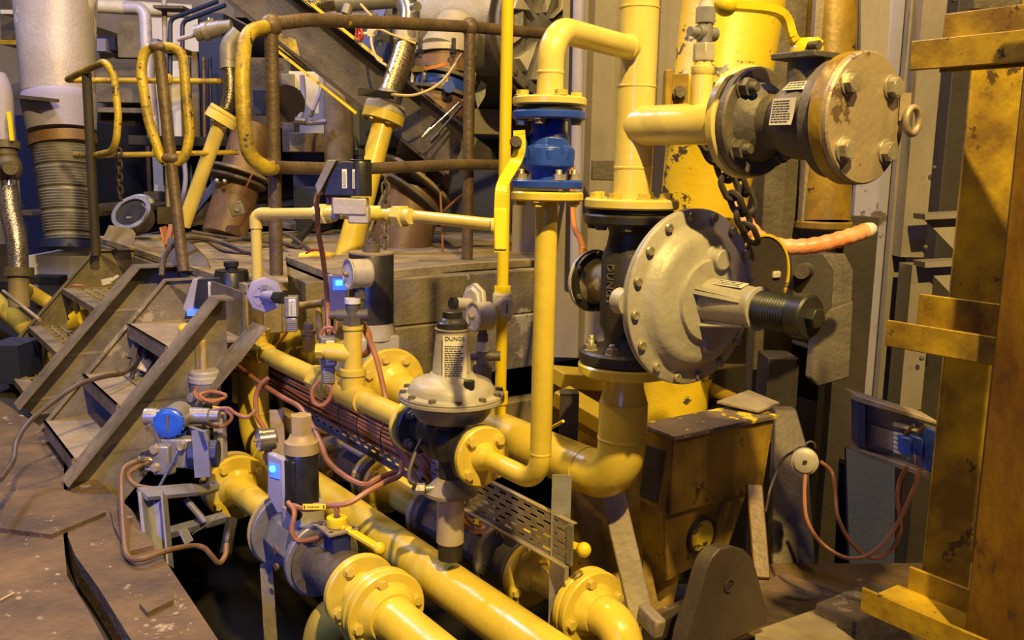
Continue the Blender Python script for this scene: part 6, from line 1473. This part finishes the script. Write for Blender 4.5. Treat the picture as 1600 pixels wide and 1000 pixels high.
t.part('silver_cone', MB().lathe(at(695,92,4.3), at(722,30,4.4)-at(695,92,4.3), [(0,.165),(.04,.16),(.10,.15),(.25,.13)], 36), 'alu')
t.part('cone_flange', MB().cyl(at(694,80,4.3), at(694,90,4.3), .185, seg=36), 'alu')
t.part('upper_neck', MB().cyl(at(693,92,4.3), at(695,122,4.3), .165, .17, 36), 'brown')
f_ = t.part('flange', MB().cyl(at(694,119,4.25), at(693,124,4.25), .19, seg=36), 'steel'); f2_ = t.part('flange', MB().cyl(at(689,146,4.25), at(688,151,4.25), .20, seg=36), 'steel')
for k in range(8):
    an = k*math.pi/4 + .2; o_ = V((math.cos(an), math.sin(an), 0))*.172
    t.part('stud_bolt', MB().cyl(at(688,158,4.25) + o_, at(694,112,4.25) + o_, .011, seg=8).cyl(at(688,160,4.25) + o_, at(688,153,4.25) + o_, .02, seg=6), 'bolt', parent=f2_)
for px in (656,708): t.part('studding', MB().cyl(at(px,90,4.1), at(px+1,60,4.1), .012, seg=8).cyl(at(px,84,4.1), at(px,78,4.1), .022, seg=6), 'blackp')
t.part('slanted_pipe', MB().lathe(at(688,152,4.25), at(655,290,4.15)-at(688,152,4.25), [(0,.165),((at(655,290,4.15)-at(688,152,4.25)).length,.165)], 44), 'brown')
ax2 = at(600,420,4.1)-at(662,262,4.17)
for k,(a_, r_) in enumerate(((0,.225),(.055,.21))):
    f_ = t.part('slanted_flange', MB().disc(at(655,282,4.12) + ax2.normalized()*a_*1.6, ax2 + X*-.2, r_, .02, 44), 'steel_l' if k == 0 else 'steel')
    if k == 0: bolts(t, f_, at(655,282,4.12), -(ax2 + X*-.2), .19, 12, .014, 'studi')
t.part('foot_pipe', MB().cyl(at(648,300,4.15), at(612,440,4.1), .16, seg=44), 'brown')
t.part('foot_pipe_edge', MB().beam(at(600,300,4.0), at(562,400,4.0), .012, .012), 'steel_l')
t = T('butterfly_valve', 'blue butterfly valve with an orange-red lever, clamped in the brown exhaust pipe', 'valve', at(690,140,4.2))
t.part('body', MB().cyl(at(690,144,4.25), at(693,126,4.25), .155, seg=36).cyl(at(700,138,4.1), at(702,136,4.02), .03), 'blue')
t.part('lever', MB().beam(at(664,108,4.02), at(698,100,4.0), .016, .008, side=Z), 'orange_h'); t.part('lever_foot', MB().box(at(655,108,4.05), (.08,.03,.03)), 'rusty_y')
t.part('padlock_plate', MB().prism([at(742,146,3.9), at(752,126,3.9), at(760,132,3.9), at(758,150,3.9), at(746,170,3.9)], Y*.02), 'blackp')
for i,(a,b_) in enumerate((((718,160),(660,215)),((722,165),(672,222)))):
    single('slim_rod', MB().cyl(at(*a,3.75), at(*b_,3.75), .006, seg=10).cyl(at(*b_,3.75), at(b_[0]+14,b_[1]-14,3.75), .012, seg=10), ['chrome','blackp'][i], ['slim chrome lever rod slanting behind the right handrail post','slim black-gripped lever rod beside the chrome one'][i], 'lever')
# left brown exhaust
t = T('brown_branch_pipe', 'brown slanted pipe with rusty flange pair and small sensor box, behind the big rail loop', 'pipe', at(340,370,4.4))
t.part('pipe', MB().cyl(at(398,200,4.5), at(350,368,4.4), .125, seg=36), 'brown'); 
for dyy in (0, 12): t.part('flange', MB().disc(at(374-dyy*.3,268+dyy,4.42), at(340,380,4.4)-at(395,190,4.45), .175, .018, 36), 'steel_l' if dyy == 0 else 'steel')
t.part('lit_bolt', MB().ball(at(351,283,4.25), .012), 'boltlit'); t.part('lit_bolt', MB().ball(at(339,282,4.25), .012), 'boltlit')  # two bolt heads, their catch of light painted as a paler tone
sb = t.part('sensor_box', MB().box(at(371,326,4.1), (.075,.04,.075), ((X+Z*.3).normalized(), Y, (Z-X*.3).normalized())), 'alud', bevel=.006); t.part('sensor_dial', MB().disc(at(371,325,4.08) - Y*.003, -Y, .02, .004, 20), 'zinc', parent=sb)
single('loose_wires', MB().tube(smooth_path([at(402,255,4.0), at(388,285,4.0), at(376,312,4.05)]), .004, 8), 'cable', 'thin loose wires dropping to the small round sensor box', 'wire')
# machinery between the railing posts
single('lagged_column', MB().cyl(at(528,65,4.6), at(530,292,4.6), .088, seg=36).cyl(at(524,28,4.7), at(526,66,4.6), .05, seg=24), 'steel_l', 'dusty grey-brown vertical exhaust column behind the handrail', 'pipe')
vb(452,545,112,238,4.9,.15,'white','machine_cabinet','pale grey machine cabinet behind the handrail with blue hoses in front','cabinet')
vb(452,546,208,238,4.7,.2,'steel_l','cabinet_shelf','dusty shelf at the foot of the pale machine cabinet','shelf')
cable([at(472,118,4.6), at(474,150,4.6), at(471,178,4.55), at(466,188,4.5), at(480,192,4.5), at(510,190,4.5)], .016, 'wall_p', 'fat lilac hose bent on the pale machine cabinet', name='hose', cat='hose')
cable([at(503,134,4.6), at(498,150,4.58), at(490,170,4.55), at(487,180,4.52)], .012, 'wall_p', 'short lilac hose rising to a fitting on the pale cabinet', name='hose', cat='hose')
single('hose_fitting', MB().cyl(at(462,188,4.48), at(478,190,4.48), .022, seg=12).cyl(at(484,182,4.48), at(487,172,4.48), .018, seg=8), 'zinc', 'grey fitting where the lilac hoses meet on the cabinet', 'fitting')
vb(458,505,235,345,5.0,.1,'blue_st','blue_tank_side','dark blue tank side under the cabinet, behind the handrail post','tank')
vb(462,500,292,362,4.7,.6,'blue_st','blue_low_panel','lower blue panel by the deck between the handrail post and the actuator','panel')
vb(555,610,30,230,5.2,.1,'blue_st','blue_machine_panel','tall dark blue machine panel behind the red handwheel','panel')
single('blue_brace', MB().beam(at(598,5,4.9), at(562,105,4.9), .07, .02, side=X), 'blue', 'bright blue slanted brace beside the braided hose', 'brace')
vb(690,800,265,405,5.0,.1,'blue_st','blue_base_panel','wide dark blue panel standing on the platform behind the handrail post','panel')
vb(735,800,170,210,4.9,.1,'wall','grey_lower_panel','grey panel between the handrail post and the thin bright riser','panel')
vb(735,880,100,168,5.0,.1,'wall','pipe_backing_panel','grey-brown engine frame panel below the ribbed end cover','panel')
vb(790,880,60,420,5.6,.1,'wall','tall_frame_panel','tall grey-brown panel behind the blue valve','panel')
vb(800,880,300,420,3.9,.1,'wall','low_frame_panel','dusty grey panel behind the slender yellow pipe, under the blue valve','panel')
vb(370,455,90,200,4.9,.15,'steel','grey_gearbox','grey machine box behind the big rail loop','machine')
single('gear_disc', MB().cyl(at(440,160,4.6), at(448,162,4.5), .11, seg=32), 'dark', 'dark round disc behind the handrail post', 'disc')
vb(395,470,140,180,4.65,.08,'blue_st','blue_valve_block','dark blue block between the big rail loop and the dark disc','valve')
vb(365,620,0,30,6.0,.3,'steel','upper_machine_block','grimy machinery block behind the diagonal stringer','machine')
vb(440,460,115,238,4.88,.1,'alud','cabinet_edge','grey edge strip of the pale cabinet','panel')
single('blue_strut', MB().beam(at(380,235,5.0), at(285,352,4.9), .05, .02, side=X), 'blue_st', 'slanted blue strut behind the cream slanted pipe', 'strut')
vb(245,420,325,352,5.6,.1,'steel','deck_kerb','low grey-green kerb at the back of the dusty deck','kerb')
# floodlight housing lying on the deck
fl_ = at(206,333,4.15); fn = V((-.15,-.75,.6)).normalized()
t = T('floodlight_housing', 'upturned round floodlight housing with dark bowl, lying on the deck by the stair head', 'lamp', fl_ - Z*.09)
t.part('bowl', MB().lathe(fl_, -fn, [(0,.105),(.03,.11),(.09,.09),(.13,.05)], 36), 'steel'); t.part('rim', MB().ring(fl_, fn, .088, .112, .012, 36), 'alud')
t.part('inner_reflector', MB().ring(fl_ + fn*.001, fn, .0, .088, .002, 30), 'pit'); t.part('bulb_holder', MB().box(fl_ + fn*.01 - Z*.04, (.045,.03,.03)), 'label', bevel=.004); t.part('bail', MB().tube(smooth_path([at(222,318,4.1), at(230,330,4.05), at(224,345,4.05)]), .004, 8), 'steel_l')
single('floodlight_fins', MB().tube([at(220,318,4.22) + X*(.06*math.cos(a)) + Z*(.035*math.sin(a)) for a in [q*math.pi/8 for q in range(9)]], .02, 10), 'alud', 'finned rim of a second lamp housing behind the upturned one', 'lamp')
chain('hanging_chain', 'thin dark chain hanging behind the far handrail above the floodlight housing', [at(186,238,3.73), at(187,280,3.73), at(189,314,3.73)], .038, .005, 'dark')
chain('hanging_chain', 'rusty chain hanging in front of the brown exhaust pipe', [at(603,266,3.5), at(602,320,3.5), at(601,392,3.5)], .05, .0055, 'iron')
# clutter on the deck
for i,(pts,lab) in enumerate((
 ([(300,362,3.9),(360,372,3.9),(440,380,3.9),(470,388,3.85)], 'dark cable lying along the dusty deck under the brown branch pipe'),
 ([(340,378,3.8),(400,372,3.9),(452,384,3.9),(500,395,3.9)], 'second dark cable on the deck crossing the first'),
 ([(380,398,3.7),(420,384,3.8),(470,404,3.7),(520,415,3.6)], 'loose cable curling on the deck near the yellow gadget'),
 ([(430,372,3.9),(445,365,3.9),(470,380,3.85),(500,405,3.7)], 'dark cable rising over the others behind the handrail post'),
 ([(450,400,3.6),(480,412,3.6),(520,416,3.6),(560,420,3.6)], 'dark cable along the front of the deck by the yellow gadget'))):
    c(pts, .010, 'cable_d', lab)
single('black_plank', MB().beam(at(458,385,4.0), at(492,345,4.2), .03, .03, side=Z), 'blackp', 'black bar leaning on the cables by the blue panel', 'bar')
t = T('yellow_gadget', 'flat yellow plastic box with red wires, lying on the deck behind the actuator cable', 'box', at(495,410,3.55))
t.part('box', MB().box(at(495,402,3.6), (.16,.10,.045)), 'yplast', bevel=.012)
t.part('red_wire', MB().tube(smooth_path([at(478,396,3.52), at(490,390,3.5), at(505,394,3.5), at(510,404,3.5)]), .005, 8), 'red')
cable([at(728,300,3.7), at(715,310,3.75), at(695,328,3.8), at(690,334,3.85)], .006, 'cable', 'orange-brown cable drooping behind the right handrail post')
cable([at(688,300,3.85), at(690,340,3.85), at(692,395,3.85)], .006, 'cable', 'orange-brown cable hanging beside the brown exhaust foot')
single('copper_brown_hose', MB().tube(smooth_path([at(893,255,2.9), at(896,345,2.5), at(906,372,2.15), at(912,392,2.0)]), .009, 10), 'orange_h', 'copper-brown hose coming down behind the big black valve body', 'hose')
